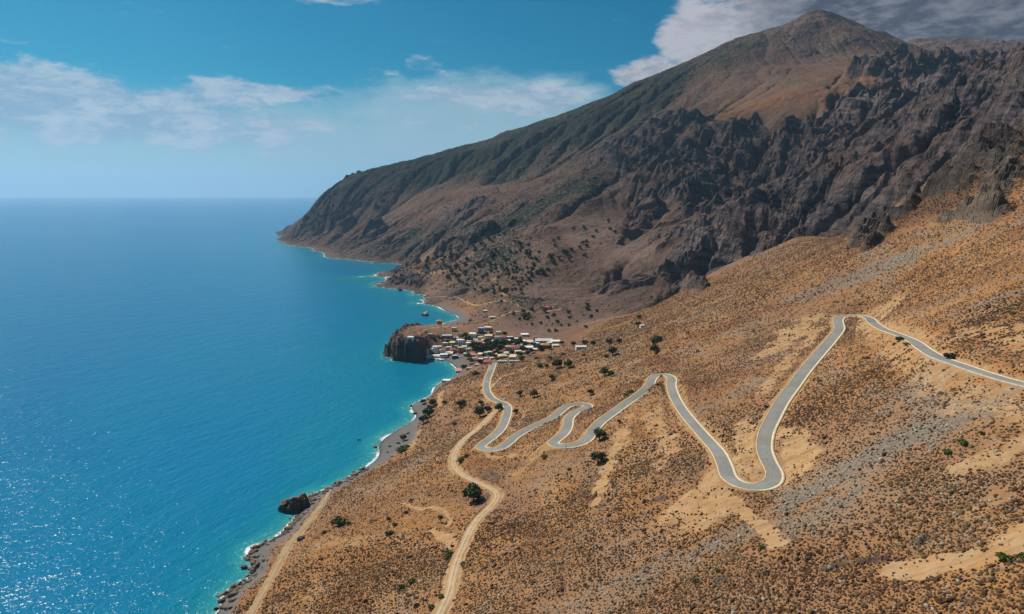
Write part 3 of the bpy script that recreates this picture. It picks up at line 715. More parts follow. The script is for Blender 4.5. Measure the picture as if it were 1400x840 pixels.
# ------------------------------------------------------------------ roads
def ribbon(name, line, offs, mat, z=0., kind='structure', crown=None):
    """sheet along a line; offs = lateral offsets, each a number or an array; crown = heights for each offset"""
    t = np.gradient(line[:, :2], axis=0); t /= np.linalg.norm(t, axis=1)[:, None]
    nrm = np.stack([t[:, 1], -t[:, 0]], 1)              # to the right of travel
    rows = []
    for k, o in enumerate(offs):
        o = np.broadcast_to(o, (len(line),))
        zz = line[:, 2] + z + (crown[k] if crown is not None else 0)
        rows.append(np.stack([line[:, 0] + nrm[:, 0] * o, line[:, 1] + nrm[:, 1] * o, zz], 1))
    V = np.stack(rows, 1); n, m_ = V.shape[:2]
    idx = np.arange(n * m_).reshape(n, m_)
    q = np.stack([idx[:-1, :-1], idx[:-1, 1:], idx[1:, 1:], idx[1:, :-1]], -1).reshape(-1, 4)[:, ::-1]
    ac_ = np.broadcast_to(np.linspace(-1, 1, m_), (n, m_))
    me = quick_mesh(name, V.reshape(-1, 3), q, {'across': ac_.reshape(-1, 1).astype(np.float32)}, smooth_shade=False); me.materials.append(mat)
    o = bpy.data.objects.new(name, me); COL.objects.link(o)
    if kind: o['kind'] = kind
    return o

def asphalt_mat():
    mt, g, bs = new_mat('worn asphalt')
    pos = g.n('ShaderNodeNewGeometry').outputs['Position']
    n = g.noise(pos, 1 / 18, 4, .6); f = g.noise(pos, 1 / 1.2, 4, .6)
    c = g.mix(g.ss(n, .35, .65), (.235, .226, .205), (.30, .288, .257)); c = g.mix(g.m('MULTIPLY', g.ss(f, .45, .7), .35), c, (.10, .10, .10))
    ac = g.m('ABSOLUTE', g.n('ShaderNodeAttribute', attribute_name='across').outputs['Fac'])
    lane = g.m('ABSOLUTE', g.m('SUBTRACT', g.m('ABSOLUTE', g.m('SUBTRACT', ac, .5)), .22))
    c = g.mix(g.m('MULTIPLY', g.m('SUBTRACT', 1., g.ss(lane, .0, .2)), .35), c, (.22, .212, .195))
    c = g.mix(g.m('MULTIPLY', g.ss(g.m('ADD', ac, g.m('MULTIPLY', g.m('SUBTRACT', g.noise(pos, .3, 4, .6), .5), .7)), .8, 1.0), .55), c, (.34, .27, .18))
    patch = g.noise(pos, 1 / 60, 2, .4); c = g.mix(g.m('MULTIPLY', g.ss(patch, .60, .63), .35), c, (.12, .12, .12))
    link(g, c, bs.inputs['Base Color']); bs.inputs['Roughness'].default_value = .85; bs.inputs['Specular IOR Level'].default_value = .25
    return mt
M_ASPH = asphalt_mat()
M_KERB = plain('pale concrete gutter', (.64, .52, .34), .8, .15, .5)
M_KERB2 = plain('grey concrete edging', (.42, .37, .30), .85, .2, .6)
def track_mat(name, col, rut, mid):
    mt, g, bs = new_mat(name)
    pos = g.n('ShaderNodeNewGeometry').outputs['Position']
    n = g.noise(pos, .22, 5, .62); f = g.noise(pos, 1.6, 3, .6)
    ac = g.m('ABSOLUTE', g.n('ShaderNodeAttribute', attribute_name='across').outputs['Fac'])
    ac = g.m('ADD', ac, g.m('MULTIPLY', g.m('SUBTRACT', n, .5), .35))
    c = g.mix(g.ss(n, .3, .7), tuple(k * .8 for k in col), tuple(min(1, k * 1.15) for k in col))
    c = g.mix(g.m('MULTIPLY', g.m('SUBTRACT', 1., g.ss(g.m('ABSOLUTE', g.m('SUBTRACT', ac, .42)), .06, .2)), .7), c, rut)
    c = g.mix(g.m('MULTIPLY', g.m('SUBTRACT', 1., g.ss(ac, .04, .2)), .5), c, mid)
    c = g.mix(g.m('MULTIPLY', g.ss(ac, .72, 1.), .6), c, mid); c = g.mix(g.m('MULTIPLY', g.ss(f, .6, .72), .5), c, (.30, .22, .15))
    link(g, c, bs.inputs['Base Color']); bs.inputs['Roughness'].default_value = .95
    bp = g.n('ShaderNodeBump', {'Height': g.m('ADD', n, f), 'Strength': .6, 'Distance': .15}); link(g, bp.outputs[0], bs.inputs['Normal'])
    return mt
M_TRACK = track_mat('dusty track earth', (.47, .32, .18), (.60, .45, .28), (.34, .20, .10))
M_TRACK2 = track_mat('dry grey-tan track earth', (.37, .265, .16), (.44, .33, .21), (.30, .20, .115))
_t = np.gradient(ROAD[:, :2], axis=0); _t /= np.linalg.norm(_t, axis=1)[:, None]
_up = np.array((.95, -.31))
_side = (_t[:, 1] * _up[0] - _t[:, 0] * _up[1])          # > 0 : uphill lies to the right of travel
_side = np.convolve(np.pad(_side, 12, mode='edge'), np.ones(25) / 25, 'valid')
_wr = .36 + .95 * smooth(-.15, .35, _side); _wl = .36 + .95 * smooth(-.15, .35, -_side)
ribbon('road', ROAD, [-3.05, -1.5, 0, 1.5, 3.05], M_ASPH, .06, crown=[0, .05, .07, .05, 0])
def kerb(name, sgn, w):
    a = 3.07; line = ROAD
    return ribbon(name, line, [sgn * a, sgn * a, sgn * (a + w), sgn * (a + w)][::(1 if sgn > 0 else -1)], M_KERB, .0, crown=[-.25, .16, .2, -.5][::(1 if sgn > 0 else -1)])
kerb('road_kerb', 1, _wr); kerb('road_kerb', -1, _wl)
def wob(n, amp, seed):
    return amp * fbm(np.arange(n) * 1.0, np.zeros(n), 14, 3, seed)
DIRT[:, 2] = np.array(DIRT[:, 2]); 
ribbon('dirt_track', DIRT[6:], [-2.3 + wob(len(DIRT) - 6, .8, 3), -1, 0, 1, 2.3 + wob(len(DIRT) - 6, .8, 4)], M_TRACK, .10, crown=[-.12, .03, .06, .03, -.12])
ribbon('coast_track', COAST, [-1.15 + wob(len(COAST), .5, 5), 0, 1.15 + wob(len(COAST), .5, 6)], M_TRACK2, .10, crown=[-.12, .04, -.12])

# ------------------------------------------------------------------ daylight
SUN_AZ, SUN_EL = radians(-47), radians(48)
sv = np.array((sin(SUN_AZ) * cos(SUN_EL), cos(SUN_AZ) * cos(SUN_EL), sin(SUN_EL)))
sd = bpy.data.lights.new('sun', 'SUN'); sd.energy = 5.0; sd.angle = radians(.53); sd.color = (1, .93, .82)
so = bpy.data.objects.new('sun', sd); COL.objects.link(so); so.location = (-200, 200, 600)
from mathutils import Vector
so.rotation_euler = Vector((-sv[0], -sv[1], -sv[2])).to_track_quat('-Z', 'Y').to_euler()

W = bpy.data.worlds.new('World'); SC.world = W; W.use_nodes = True
nt = W.node_tree; nt.nodes.clear(); g = G(nt)
sky = g.n('ShaderNodeTexSky', sky_type='NISHITA'); sky.sun_disc = False; sky.sun_elevation = SUN_EL; sky.sun_rotation = SUN_AZ
sky.altitude = 200; sky.air_density = 1.0; sky.dust_density = .6; sky.ozone_density = 2.0
d = g.n('ShaderNodeTexCoord').outputs['Generated']
sx_ = g.n('ShaderNodeSeparateXYZ', {0: d}).outputs
az = g.m('ARCTAN2', sx_[0], sx_[1])
hor = g.m('SQRT', g.m('ADD', g.m('MULTIPLY', sx_[0], sx_[0]), g.m('MULTIPLY', sx_[1], sx_[1])))
te = g.m('DIVIDE', sx_[2], g.m('MAXIMUM', hor, .05))
wn = g.n('ShaderNodeTexNoise', {'Vector': g.vm('MULTIPLY', d, (1, 1, 2)), 'Scale': 7., 'Detail': 5., 'Roughness': .6})
def cpos(u, v):
    X, T = ray(u, v); a_ = math.atan(X); return a_, T * cos(a_)
_wo = g.n('ShaderNodeSeparateColor', {0: wn.outputs['Color']}).outputs
waz = g.m('ADD', az, g.m('MULTIPLY', g.m('SUBTRACT', _wo[0], .5), .09)); wte = g.m('ADD', te, g.m('MULTIPLY', g.m('SUBTRACT', _wo[1], .5), .06))
def blob(u, v, ru, rv, s):
    a0, t0 = cpos(u, v)
    q1 = g.m('DIVIDE', g.m('SUBTRACT', waz, a0), ru / F * 1.0); q2 = g.m('DIVIDE', g.m('SUBTRACT', wte, t0), rv / F)
    r2 = g.m('ADD', g.m('MULTIPLY', q1, q1), g.m('MULTIPLY', q2, q2))
    return g.m('MULTIPLY', g.m('SUBTRACT', 1., g.ss(r2, .0, 2.1)), s)
def field(L):
    o = None
    for b_ in L:
        x = blob(*b_); o = x if o is None else g.m('MAXIMUM', o, x)
    return o
puffs = field([(20, 135, 130, 36, 1.1), (150, 152, 170, 36, 1.1), (290, 128, 70, 22, .95), (370, 128, 70, 12, .9), (270, 172, 150, 30, .85), (30, 186, 45, 9, .6), (110, 193, 50, 8, .45),
               (576, 90, 34, 12, .62), (585, 102, 36, 7, .5), (462, 3, 50, 9, .75), (529, 103, 12, 5, .5), (24, 66, 26, 5, .55), (402, 152, 14, 8, .5), (640, 135, 80, 18, .8), (545, 155, 30, 10, .55), (735, 142, 70, 22, .85), (620, 165, 60, 12, .6), (780, 112, 25, 5, .4)])
veil = field([(650, 170, 190, 56, 1.0), (450, 180, 200, 38, .8), (330, 185, 150, 30, .6), (720, 150, 110, 40, .95), (150, 195, 280, 20, .55), (520, 200, 240, 26, .7)])
big = field([(975, 48, 62, 42, 1.15), (900, 98, 62, 24, .95), (1100, 40, 130, 65, 1.2), (1330, 25, 240, 90, 1.3), (1390, -60, 260, 90, 1.3), (950, 48, 35, 26, .9), (1130, -45, 170, 55, 1.1)])
cn = g.noise(g.vm('MULTIPLY', d, (1, 1, 2.6)), 16., 8, .60, .25)
fine = g.noise(g.vm('MULTIPLY', d, (1, 1, 3.2)), 40., 6, .62, .3)
cmix = g.m('ADD', g.m('MULTIPLY', cn, .7), g.m('MULTIPLY', fine, .3))
pd = g.ss(g.m('ADD', puffs, g.m('MULTIPLY', g.m('SUBTRACT', cmix, .5), 2.6)), .30, .95)
vd = g.m('MULTIPLY', g.ss(g.m('ADD', veil, g.m('MULTIPLY', g.m('SUBTRACT', cmix, .5), 1.5)), .12, .95), .75)
bd = g.ss(g.m('ADD', big, g.m('MULTIPLY', g.m('SUBTRACT', cmix, .5), 2.1)), .34, .92)
# clear sky, deep blue-green as over this coast
clear = g.mix(1., sky.outputs[0], (.0, .43, .56), 'MULTIPLY')
clear = g.vm('SCALE', clear); clear.node.inputs['Scale'].default_value = .098
lowf = g.m('SUBTRACT', 1., g.ss(te, .0, .16))
clear = g.mix(g.m('MULTIPLY', lowf, .8), clear, (.46, .62, .66))
shade = g.ss(g.m('ADD', cn, g.m('MULTIPLY', g.m('SUBTRACT', fine, .5), .5)), .35, .66)
pcol = g.mix(shade, (.24, .36, .50), (.46, .54, .62))
bcol = g.mix(g.m('ADD', g.m('MULTIPLY', g.ss(az, cpos(930, 60)[0], cpos(1130, 60)[0]), .85), g.m('MULTIPLY', g.m('SUBTRACT', .5, shade), .35), clamp=True), (.50, .50, .55), (.070, .080, .112))
c = g.mix(vd, clear, (.34, .50, .58)); c = g.mix(g.m('MULTIPLY', pd, .85), c, pcol); c = g.mix(g.m('MULTIPLY', bd, .96), c, bcol)
bgn = g.n('ShaderNodeBackground', {'Color': c, 'Strength': 1.0}); ow = g.n('ShaderNodeOutputWorld'); link(g, bgn.outputs[0], ow.inputs[0])

# ------------------------------------------------------------------ sea air, and the cloud banks out of view, added to shade the mountain
def volume_mat(name, col, dens, aniso):
    mt = bpy.data.materials.new(name); mt.use_nodes = True
    nt = mt.node_tree; nt.nodes.clear(); g = G(nt)
    pv = g.n('ShaderNodeVolumePrincipled', {'Color': col + (1,), 'Density': dens, 'Anisotropy': aniso}); o = g.n('ShaderNodeOutputMaterial')
    nt.links.new(pv.outputs[0], o.inputs['Volume'])
    return mt
def box_mesh(name, lo, hi):
    v = [(x, y, z) for z in (lo[2], hi[2]) for y in (lo[1], hi[1]) for x in (lo[0], hi[0])]
    f = [(0, 2, 3, 1), (4, 5, 7, 6), (0, 1, 5, 4), (2, 6, 7, 3), (0, 4, 6, 2), (1, 3, 7, 5)]
    me = bpy.data.meshes.new(name); me.from_pydata(v, [], f); me.update(); return me
me = box_mesh('haze', (-80000, -400, -20), (62000, 47000, 1330)); me.materials.append(volume_mat('sea air', (.41, .67, .94), 3.3e-5, .45))
ho = bpy.data.objects.new('haze', me); COL.objects.link(ho); ho['kind'] = 'stuff'
import bmesh
M_CLOUD = volume_mat('shade_cloud', (.93, .94, .96), 1.0, .3)
def shade_cloud(cx, cy, cz, rx, ry, rz, od, seed):
    bm = bmesh.new(); bmesh.ops.create_icosphere(bm, subdivisions=4, radius=1)
    P = np.array([v.co[:] for v in bm.verts])
    k = 1 + .32 * fbm(P[:, 0] * 2 + P[:, 2], P[:, 1] * 2 - P[:, 2], 1.3, 4, seed)
    for v, p, kk in zip(bm.verts, P, k): v.co = (p[0] * kk * rx, p[1] * kk * ry, p[2] * kk * rz * (1 if p[2] > 0 else .6))
    me = bpy.data.meshes.new('shade_cloud'); bm.to_mesh(me); bm.free()
    mt = volume_mat('shade_cloud', (.93, .94, .96), od / (2.1 * rz), .3); me.materials.append(mt)
    o = bpy.data.objects.new('shade_cloud', me); COL.objects.link(o); o.location = (cx, cy, cz); o['kind'] = 'stuff'
def cloud_over(x, y, z, rx, ry, rz, od, seed, hc=2300.):
    """a cloud out of view, placed so its shade falls on (x, y, z)"""
    t = (hc - z) / sv[2]
    shade_cloud(x + sv[0] * t, y + sv[1] * t, hc, rx, ry, rz, od, seed)
cloud_over(350, 2900, 450, 1500, 950, 120, .3, 1, 2500)
cloud_over(520, 2050, 330, 620, 480, 90, .34, 2, 2150)
cloud_over(800, 1500, 330, 520, 420, 80, .34, 3, 2050)
cloud_over(-650, 3350, 200, 620, 420, 90, .6, 4, 2200)
cloud_over(480, 660, 230, 150, 60, 40, .8, 5, 1800)
SC.cycles.volume_step_rate = 4; SC.cycles.volume_max_steps = 64

# ------------------------------------------------------------------ camera
cd = bpy.data.cameras.new('camera'); cd.sensor_width = 36; cd.lens = 36 * F / 1400; cd.clip_end = 200000; cd.clip_start = 1
co = bpy.data.objects.new('camera', cd); COL.objects.link(co); co.location = (0, 0, H); co.rotation_euler = (pi / 2 - PITCH, 0, 0)
SC.camera = co
vs = SC.view_settings; vs.view_transform = 'Standard'; vs.look = 'None'; vs.exposure = 0; vs.gamma = 1; vs.use_curve_mapping = False
SC.cycles.use_denoising = True
SC.cycles.max_bounces = 6; SC.cycles.volume_bounces = 1; SC.cycles.transparent_max_bounces = 12
# ------------------------------------------------------------------ low scrub and loose stones on the near hillside
def clump_mesh(name, P, size, kinds, seed, squash, mat_attr):
    """many little bushes (or stones) as one mesh"""
    rng = np.random.default_rng(seed)
    V, Fc, A = [], [], []
    off = 0
    for ring, sel in kinds:
        idx = np.where(sel)[0]; n = len(idx)
        if n == 0: continue
        if ring == 2:
            k = 6; an = np.arange(k) * 2 * pi / k
            t = np.concatenate([np.stack([np.cos(an), np.sin(an), np.full(k, -.25)], 1), np.stack([.82 * np.cos(an + .5), .82 * np.sin(an + .5), np.full(k, .62)], 1), [[0, 0, 1.0]]])
            f = [(i, (i + 1) % k, k + i) for i in range(k)] + [((i + 1) % k, k + (i + 1) % k, k + i) for i in range(k)] + [(k + i, k + (i + 1) % k, 2 * k) for i in range(k)]
        else:
            k = 5; an = np.arange(k) * 2 * pi / k
            t = np.concatenate([np.stack([np.cos(an), np.sin(an), np.full(k, -.1)], 1), [[.1, 0, 1.0]]])
            f = [(i, (i + 1) % k, k) for i in range(k)]
        t = np.array(t); f = np.array(f)
        a = rng.uniform(0, 2 * pi, n); s = size[idx]
        T = t[None] * rng.uniform(.68, 1.32, (n, len(t), 1))
        x = T[..., 0] * np.cos(a)[:, None] - T[..., 1] * np.sin(a)[:, None]; y = T[..., 0] * np.sin(a)[:, None] + T[..., 1] * np.cos(a)[:, None]
        asp = rng.uniform(.75, 1.3, n)[:, None]
        co = np.stack([P[idx, 0][:, None] + x * s[:, None] * asp, P[idx, 1][:, None] + y * s[:, None] / asp, P[idx, 2][:, None] + T[..., 2] * s[:, None] * (squash * rng.uniform(.7, 1.35, n))[:, None]], -1)
        V.append(co.reshape(-1, 3)); Fc.append((f[None] + (np.arange(n) * len(t))[:, None, None] + off).reshape(-1, 3)); A.append(np.repeat(np.clip(rng.uniform(0, 1, n) * .75 + .12 + .38 * perlin(P[idx, 0] / 38, P[idx, 1] / 38, seed + 900), 0, 1), len(t)))
        off += n * len(t)
    return quick_mesh(name, np.concatenate(V), np.concatenate(Fc), {'tone': np.concatenate(A)[:, None]}, smooth_shade=False)

def scatter(n, xr, yr, seed):
    rng = np.random.default_rng(seed)
    y = np.sqrt(rng.uniform(yr[0] ** 2, yr[1] ** 2, n)); X = rng.uniform(xr[0], xr[1], n)
    return X * y, y, rng
def lattice(step, yr, xr, seed):
    """evenly jittered points in plan"""
    rng = np.random.default_rng(seed)
    gx_, gy_ = np.meshgrid(np.arange(xr[0] * yr[1], xr[1] * yr[1], step), np.arange(yr[0], yr[1], step))
    gx_ = (gx_ + rng.uniform(-.5, .5, gx_.shape) * step).ravel(); gy_ = (gy_ + rng.uniform(-.5, .5, gy_.shape) * step).ravel()
    m = (gx_ / gy_ > xr[0]) & (gx_ / gy_ < xr[1]) & (gy_ > yr[0]) & (gy_ < yr[1])
    return gx_[m], gy_[m]
_q = [lattice(.78 / DEV, (110, 215), (-.42, 1.06), 5), lattice(.98 / DEV, (215, 330), (-.5, 1.0), 6), lattice(1.35 / DEV, (330, 520), (-.5, .92), 7), lattice(1.9 / DEV, (520, 1060), (-.5, .9), 8)]
x = np.concatenate([a[0] for a in _q]); y = np.concatenate([a[1] for a in _q]); rng = np.random.default_rng(9)
z = ground(x, y); warm = sample(TW, x, y); bare = sample(COVER['bare'], x, y); grey = sample(COVER['grey'], x, y); rk_ = sample(TR, x, y); rd = sample(TD, x, y); bch = sample(BEACH, x, y)
dn = .5 + .95 * fbm(x, y, 48, 4, 81) + .35 * fbm(x, y, 11, 2, 83)
prob = np.clip(dn * 1.1 + .35, .5, 1) * (1 - .93 * smooth(.35, .95, bare + .6 * fbm(x, y, 8, 3, 84))) * (1 - .6 * np.clip(grey, 0, 1)) * smooth(.55, .75, warm) * (1 - smooth(.4, .7, rk_)) * (1 - bch) * (z > 4) * (rd > 5.2)
prob *= 1 - .2 * smooth(420, 900, y)
D2, _ = rs(DD, x, y); D3, _ = rs(KD, x, y); prob *= (D2 > 3.6) * (D3 > 2.8)
vill = (y > 840) & (x < 90) & (z < 32); prob *= np.where(vill, .5, 1)
ok = rng.uniform(0, 1, len(x)) < prob
x, y, z = x[ok], y[ok], z[ok]
P = np.stack([x, y, z], 1)
sz = (rng.gamma(3.2, .072, len(x)) + .13) * (1 + 1.5 * smooth(200, 800, y))
me = clump_mesh('hillside_scrub', P, sz, [(2, y < 360), (1, y >= 360)], 3, .85, None)
mt, g, bs = new_mat('dry thorny scrub')
tone = g.n('ShaderNodeAttribute', attribute_name='tone').outputs['Fac']
pos = g.n('ShaderNodeNewGeometry').outputs['Position']
r = g.n('ShaderNodeValToRGB', {0: tone}); r.color_ramp.interpolation = 'LINEAR'
el = r.color_ramp.elements; el[0].color = (.060, .036, .024, 1); el[1].color = (.24, .17, .085, 1)
for p_, c_ in ((.3, (.105, .058, .034)), (.55, (.155, .078, .040)), (.8, (.18, .115, .06)), (.93, (.10, .09, .04))):
    e = el.new(p_); e.color = c_ + (1,)
nn = g.noise(pos, 3.2, 3, .7)
c = g.mix(g.ss(nn, .35, .65), g.mix(.55, r.outputs[0], (.05, .03, .02)), r.outputs[0])
link(g, c, bs.inputs['Base Color']); bs.inputs['Roughness'].default_value = 1; bs.inputs['Specular IOR Level'].default_value = .05
me.materials.append(mt); o = bpy.data.objects.new('hillside_scrub', me); COL.objects.link(o); o['kind'] = 'stuff'
NSCRUB = len(x)

x, y, rng = scatter(int(420000 * DEV ** 2), (-.5, .92), (110, 900), 8)
z = ground(x, y); grey = sample(COVER['grey'], x, y); rd = sample(TD, x, y); bch = sample(BEACH, x, y); warm = sample(TW, x, y); bare = sample(COVER['bare'], x, y)
D2, _ = rs(DD, x, y); D3, _ = rs(KD, x, y)
prob = np.clip(grey * .8 + .4 * smooth(-.1, .5, fbm(x, y, 30, 3, 91)) + .12, 0, 1) * (z > 1.5) * (rd > 5.2) * (D2 > 3.4) * (D3 > 2.6) * smooth(.5, .7, warm) * (1 - .7 * bch) * (1 - .6 * bare)
ok = rng.uniform(0, 1, len(x)) < prob
x, y, z = x[ok], y[ok], z[ok]
me = clump_mesh('loose_stones', np.stack([x, y, z], 1), rng.gamma(2.5, .075, len(x)) + .12, [(2, y < 350), (1, y >= 350)], 4, .7, None)
mt, g, bs = new_mat('weathered limestone')
tone = g.n('ShaderNodeAttribute', attribute_name='tone').outputs['Fac']
link(g, g.mix(tone, (.16, .135, .11), (.42, .37, .31)), bs.inputs['Base Color']); bs.inputs['Roughness'].default_value = .9; bs.inputs['Specular IOR Level'].default_value = .2
me.materials.append(mt); o = bpy.data.objects.new('loose_stones', me); COL.objects.link(o); o['kind'] = 'stuff'
print('scrub', NSCRUB, 'stones', len(x))
# ------------------------------------------------------------------ things: helpers
def add(name, me, mats, parent=None, loc=(0, 0, 0), rz=0, scale=None):
    o = bpy.data.objects.new(name, me)
    if mats is not None and len(me.materials) == 0:
        for m_ in (mats if isinstance(mats, (list, tuple)) else [mats]): me.materials.append(m_)
    COL.objects.link(o); o.location = loc; o.rotation_euler = (0, 0, rz)
    if scale is not None: o.scale = scale
    if parent is not None: o.parent = parent
    return o
def tag(o, label, cat, group=None):
    o['label'] = label; o['category'] = cat
    if group: o['group'] = group
    return o
def thing(name, label, cat, loc, rz=0, group=None):
    return tag(add(name, None, None, None, loc, rz), label, cat, group)

class MB:
    def __init__(s): s.v, s.f = [], []
    def _add(s, vs, fs):
        o = len(s.v); s.v += [tuple(p) for p in vs]; s.f += [tuple(i + o for i in f) for f in fs]
    def box(s, x0, y0, z0, x1, y1, z1):
        s._add([(x0, y0, z0), (x1, y0, z0), (x1, y1, z0), (x0, y1, z0), (x0, y0, z1), (x1, y0, z1), (x1, y1, z1), (x0, y1, z1)],
               [(3, 2, 1, 0), (4, 5, 6, 7), (0, 1, 5, 4), (1, 2, 6, 5), (2, 3, 7, 6), (3, 0, 4, 7)])
    def tube(s, pts, rad, k=6, cap=True):
        pts = [np.array(p, float) for p in pts]; rings = []
        for i, p in enumerate(pts):
            t = pts[min(i + 1, len(pts) - 1)] - pts[max(i - 1, 0)]; t /= np.linalg.norm(t)
            a = np.cross(t, (0, 0, 1) if abs(t[2]) < .9 else (1, 0, 0)); a /= np.linalg.norm(a); b = np.cross(t, a)
            rings.append([p + rad[i] * (cos(q) * a + sin(q) * b) for q in np.arange(k) * 2 * pi / k])
        vs = [q for r in rings for q in r]; fs = []
        for i in range(len(pts) - 1):
            for j in range(k): fs.append((i * k + j, i * k + (j + 1) % k, (i + 1) * k + (j + 1) % k, (i + 1) * k + j))
        if cap: fs += [tuple(range(k)), tuple(range((len(pts) - 1) * k, len(pts) * k))[::-1]]
        s._add(vs, fs)
    def poly(s, vs, fs): s._add(vs, fs)
    def mesh(s, name, smooth_shade=False):
        me = bpy.data.meshes.new(name); me.from_pydata(s.v, [], s.f)
        bm = bmesh.new(); bm.from_mesh(me); bmesh.ops.recalc_face_normals(bm, faces=bm.faces[:]); bm.to_mesh(me); bm.free()
        if smooth_shade: me.polygons.foreach_set('use_smooth', [True] * len(me.polygons))
        me.update(); return me

# ------------------------------------------------------------------ trees
def leaf_mat(name, a, b):
    mt, g, bs = new_mat(name)
    r = g.n('ShaderNodeNewGeometry').outputs['Random Per Island']
    link(g, g.mix(r, a, b), bs.inputs['Base Color']); bs.inputs['Roughness'].default_value = .75; bs.inputs['Specular IOR Level'].default_value = .15
    return mt
M_LEAF = leaf_mat('dark evergreen leaves', (.022, .042, .015), (.070, .100, .034))
M_LEAF2 = leaf_mat('bright green leaves', (.065, .105, .018), (.13, .17, .04))
M_LEAF3 = leaf_mat('dull olive leaves', (.030, .044, .024), (.062, .075, .042))
M_BARK = plain('grey bark', (.12, .09, .065), .9, .3, 3)
def crown_mesh(name, seed, n, blobs, leaf):
    rng = np.random.default_rng(seed); V = []
    for _ in range(n):
        c, r = blobs[rng.integers(len(blobs))]
        d = rng.normal(size=3); d /= np.linalg.norm(d); rr = rng.uniform(.45, 1.05) ** .6
        p = np.array(c) + d * np.array(r) * rr
        nrm = d + rng.normal(size=3) * .6; nrm /= np.linalg.norm(nrm)
        a = np.cross(nrm, rng.normal(size=3)); a /= np.linalg.norm(a); b = np.cross(nrm, a)
        s = leaf * rng.uniform(.6, 1.3)
        V.append([p + s * (-a - .6 * b), p + s * (a - .7 * b), p + s * (.7 * a + b), p + s * (-.8 * a + .7 * b)])
    V = np.array(V).reshape(-1, 3); F_ = np.arange(len(V)).reshape(-1, 4)
    return quick_mesh(name, V, F_, smooth_shade=False)
def tree_blobs(seed, n, h0, hr, wr, flat):
    rng = np.random.default_rng(seed); L = [((0, 0, h0 + hr * .55), (wr * .7, wr * .7, hr * .55))]
    for k in range(n):
        a = k * 2 * pi / n + rng.uniform(-.4, .4); q = wr * rng.uniform(.42, .66); r = wr * rng.uniform(.34, .5)
        L.append(((q * cos(a), q * sin(a), h0 + hr * rng.uniform(.3, .7)), (r, r, r * flat)))
    return L
CROWNS = [crown_mesh('crown', 20 + k, 620, tree_blobs(k, 6 + k % 3, .20, .62, .5, .8), .046) for k in range(4)]
BUSH = [crown_mesh('crown', 40 + k, 330, tree_blobs(50 + k, 5, .0, .46, .5, .62), .055) for k in range(3)]
SMALL = [crown_mesh('crown', 60 + k, 110, tree_blobs(70 + k, 4, .12, .62, .5, .85), .10) for k in range(3)]
def trunk_mesh(seed):
    rng = np.random.default_rng(seed); m = MB()
    m.tube([(0, 0, -.12), (.01, .005, .12), (.015, -.01, .27)], [.05, .038, .03], 7)
    for k in range(4):
        a = k * pi / 2 + rng.uniform(-.5, .5); q = rng.uniform(.2, .32)
        m.tube([(.012, -.005, .2), (q * .5 * cos(a), q * .5 * sin(a), .36), (q * cos(a), q * sin(a), rng.uniform(.5, .62))], [.026, .018, .008], 5)
    return m.mesh('trunk', True)
TRUNKS = [trunk_mesh(k) for k in range(3)]
def copy_leafmesh(me, mat):
    c = me.copy(); c.materials.clear(); c.materials.append(mat); return c
for L in (CROWNS, BUSH, SMALL):
    for m_ in L: m_.materials.append(M_LEAF)
CR_G = [copy_leafmesh(m_, M_LEAF2) for m_ in BUSH]; CR_GT = [copy_leafmesh(m_, M_LEAF2) for m_ in CROWNS[:2]]; CR_O = [copy_leafmesh(m_, M_LEAF3) for m_ in CROWNS]; SM_O = [copy_leafmesh(m_, M_LEAF3) for m_ in SMALL]
for m_ in TRUNKS: m_.materials.append(M_BARK)
_tn = [0]
def plant(u, v, w, kind, label, group=None, p=None, hs=1.):
    """kind: T dark tree, O dull tree, L light tree, B dark bush, G green bush, S small far tree (no parts)"""
    if p is None: p = hit(u, v)
    wm = w * (1.12 if kind == 'S' else 1.15) * p[1] / F; i = _tn[0]; _tn[0] += 1
    rz = (i * 2.399) % 6.283
    z = gz(p[0], p[1])
    sc = (wm, wm, wm * hs)
    if kind in 'BG':
        me = (BUSH if kind == 'B' else CR_G)[i % 3]
        return tag(add('bush', me, None, None, (p[0], p[1], z - .05 * wm), rz, sc), label, 'bush', group)
    if kind == 'S':
        return tag(add('tree', SM_O[i % 3] if i % 2 else SMALL[i % 3], None, None, (p[0], p[1], z - .06 * wm), rz, sc), label, 'tree', group)
    t = thing('tree', label, 'tree', (p[0], p[1], z), rz, group); t.scale = sc
    me = CROWNS[i % 4] if kind == 'T' else CR_O[i % 4] if kind == 'O' else CR_GT[i % 2]
    add('crown', me, None, t); add('trunk', TRUNKS[i % 3], None, t)
    return t
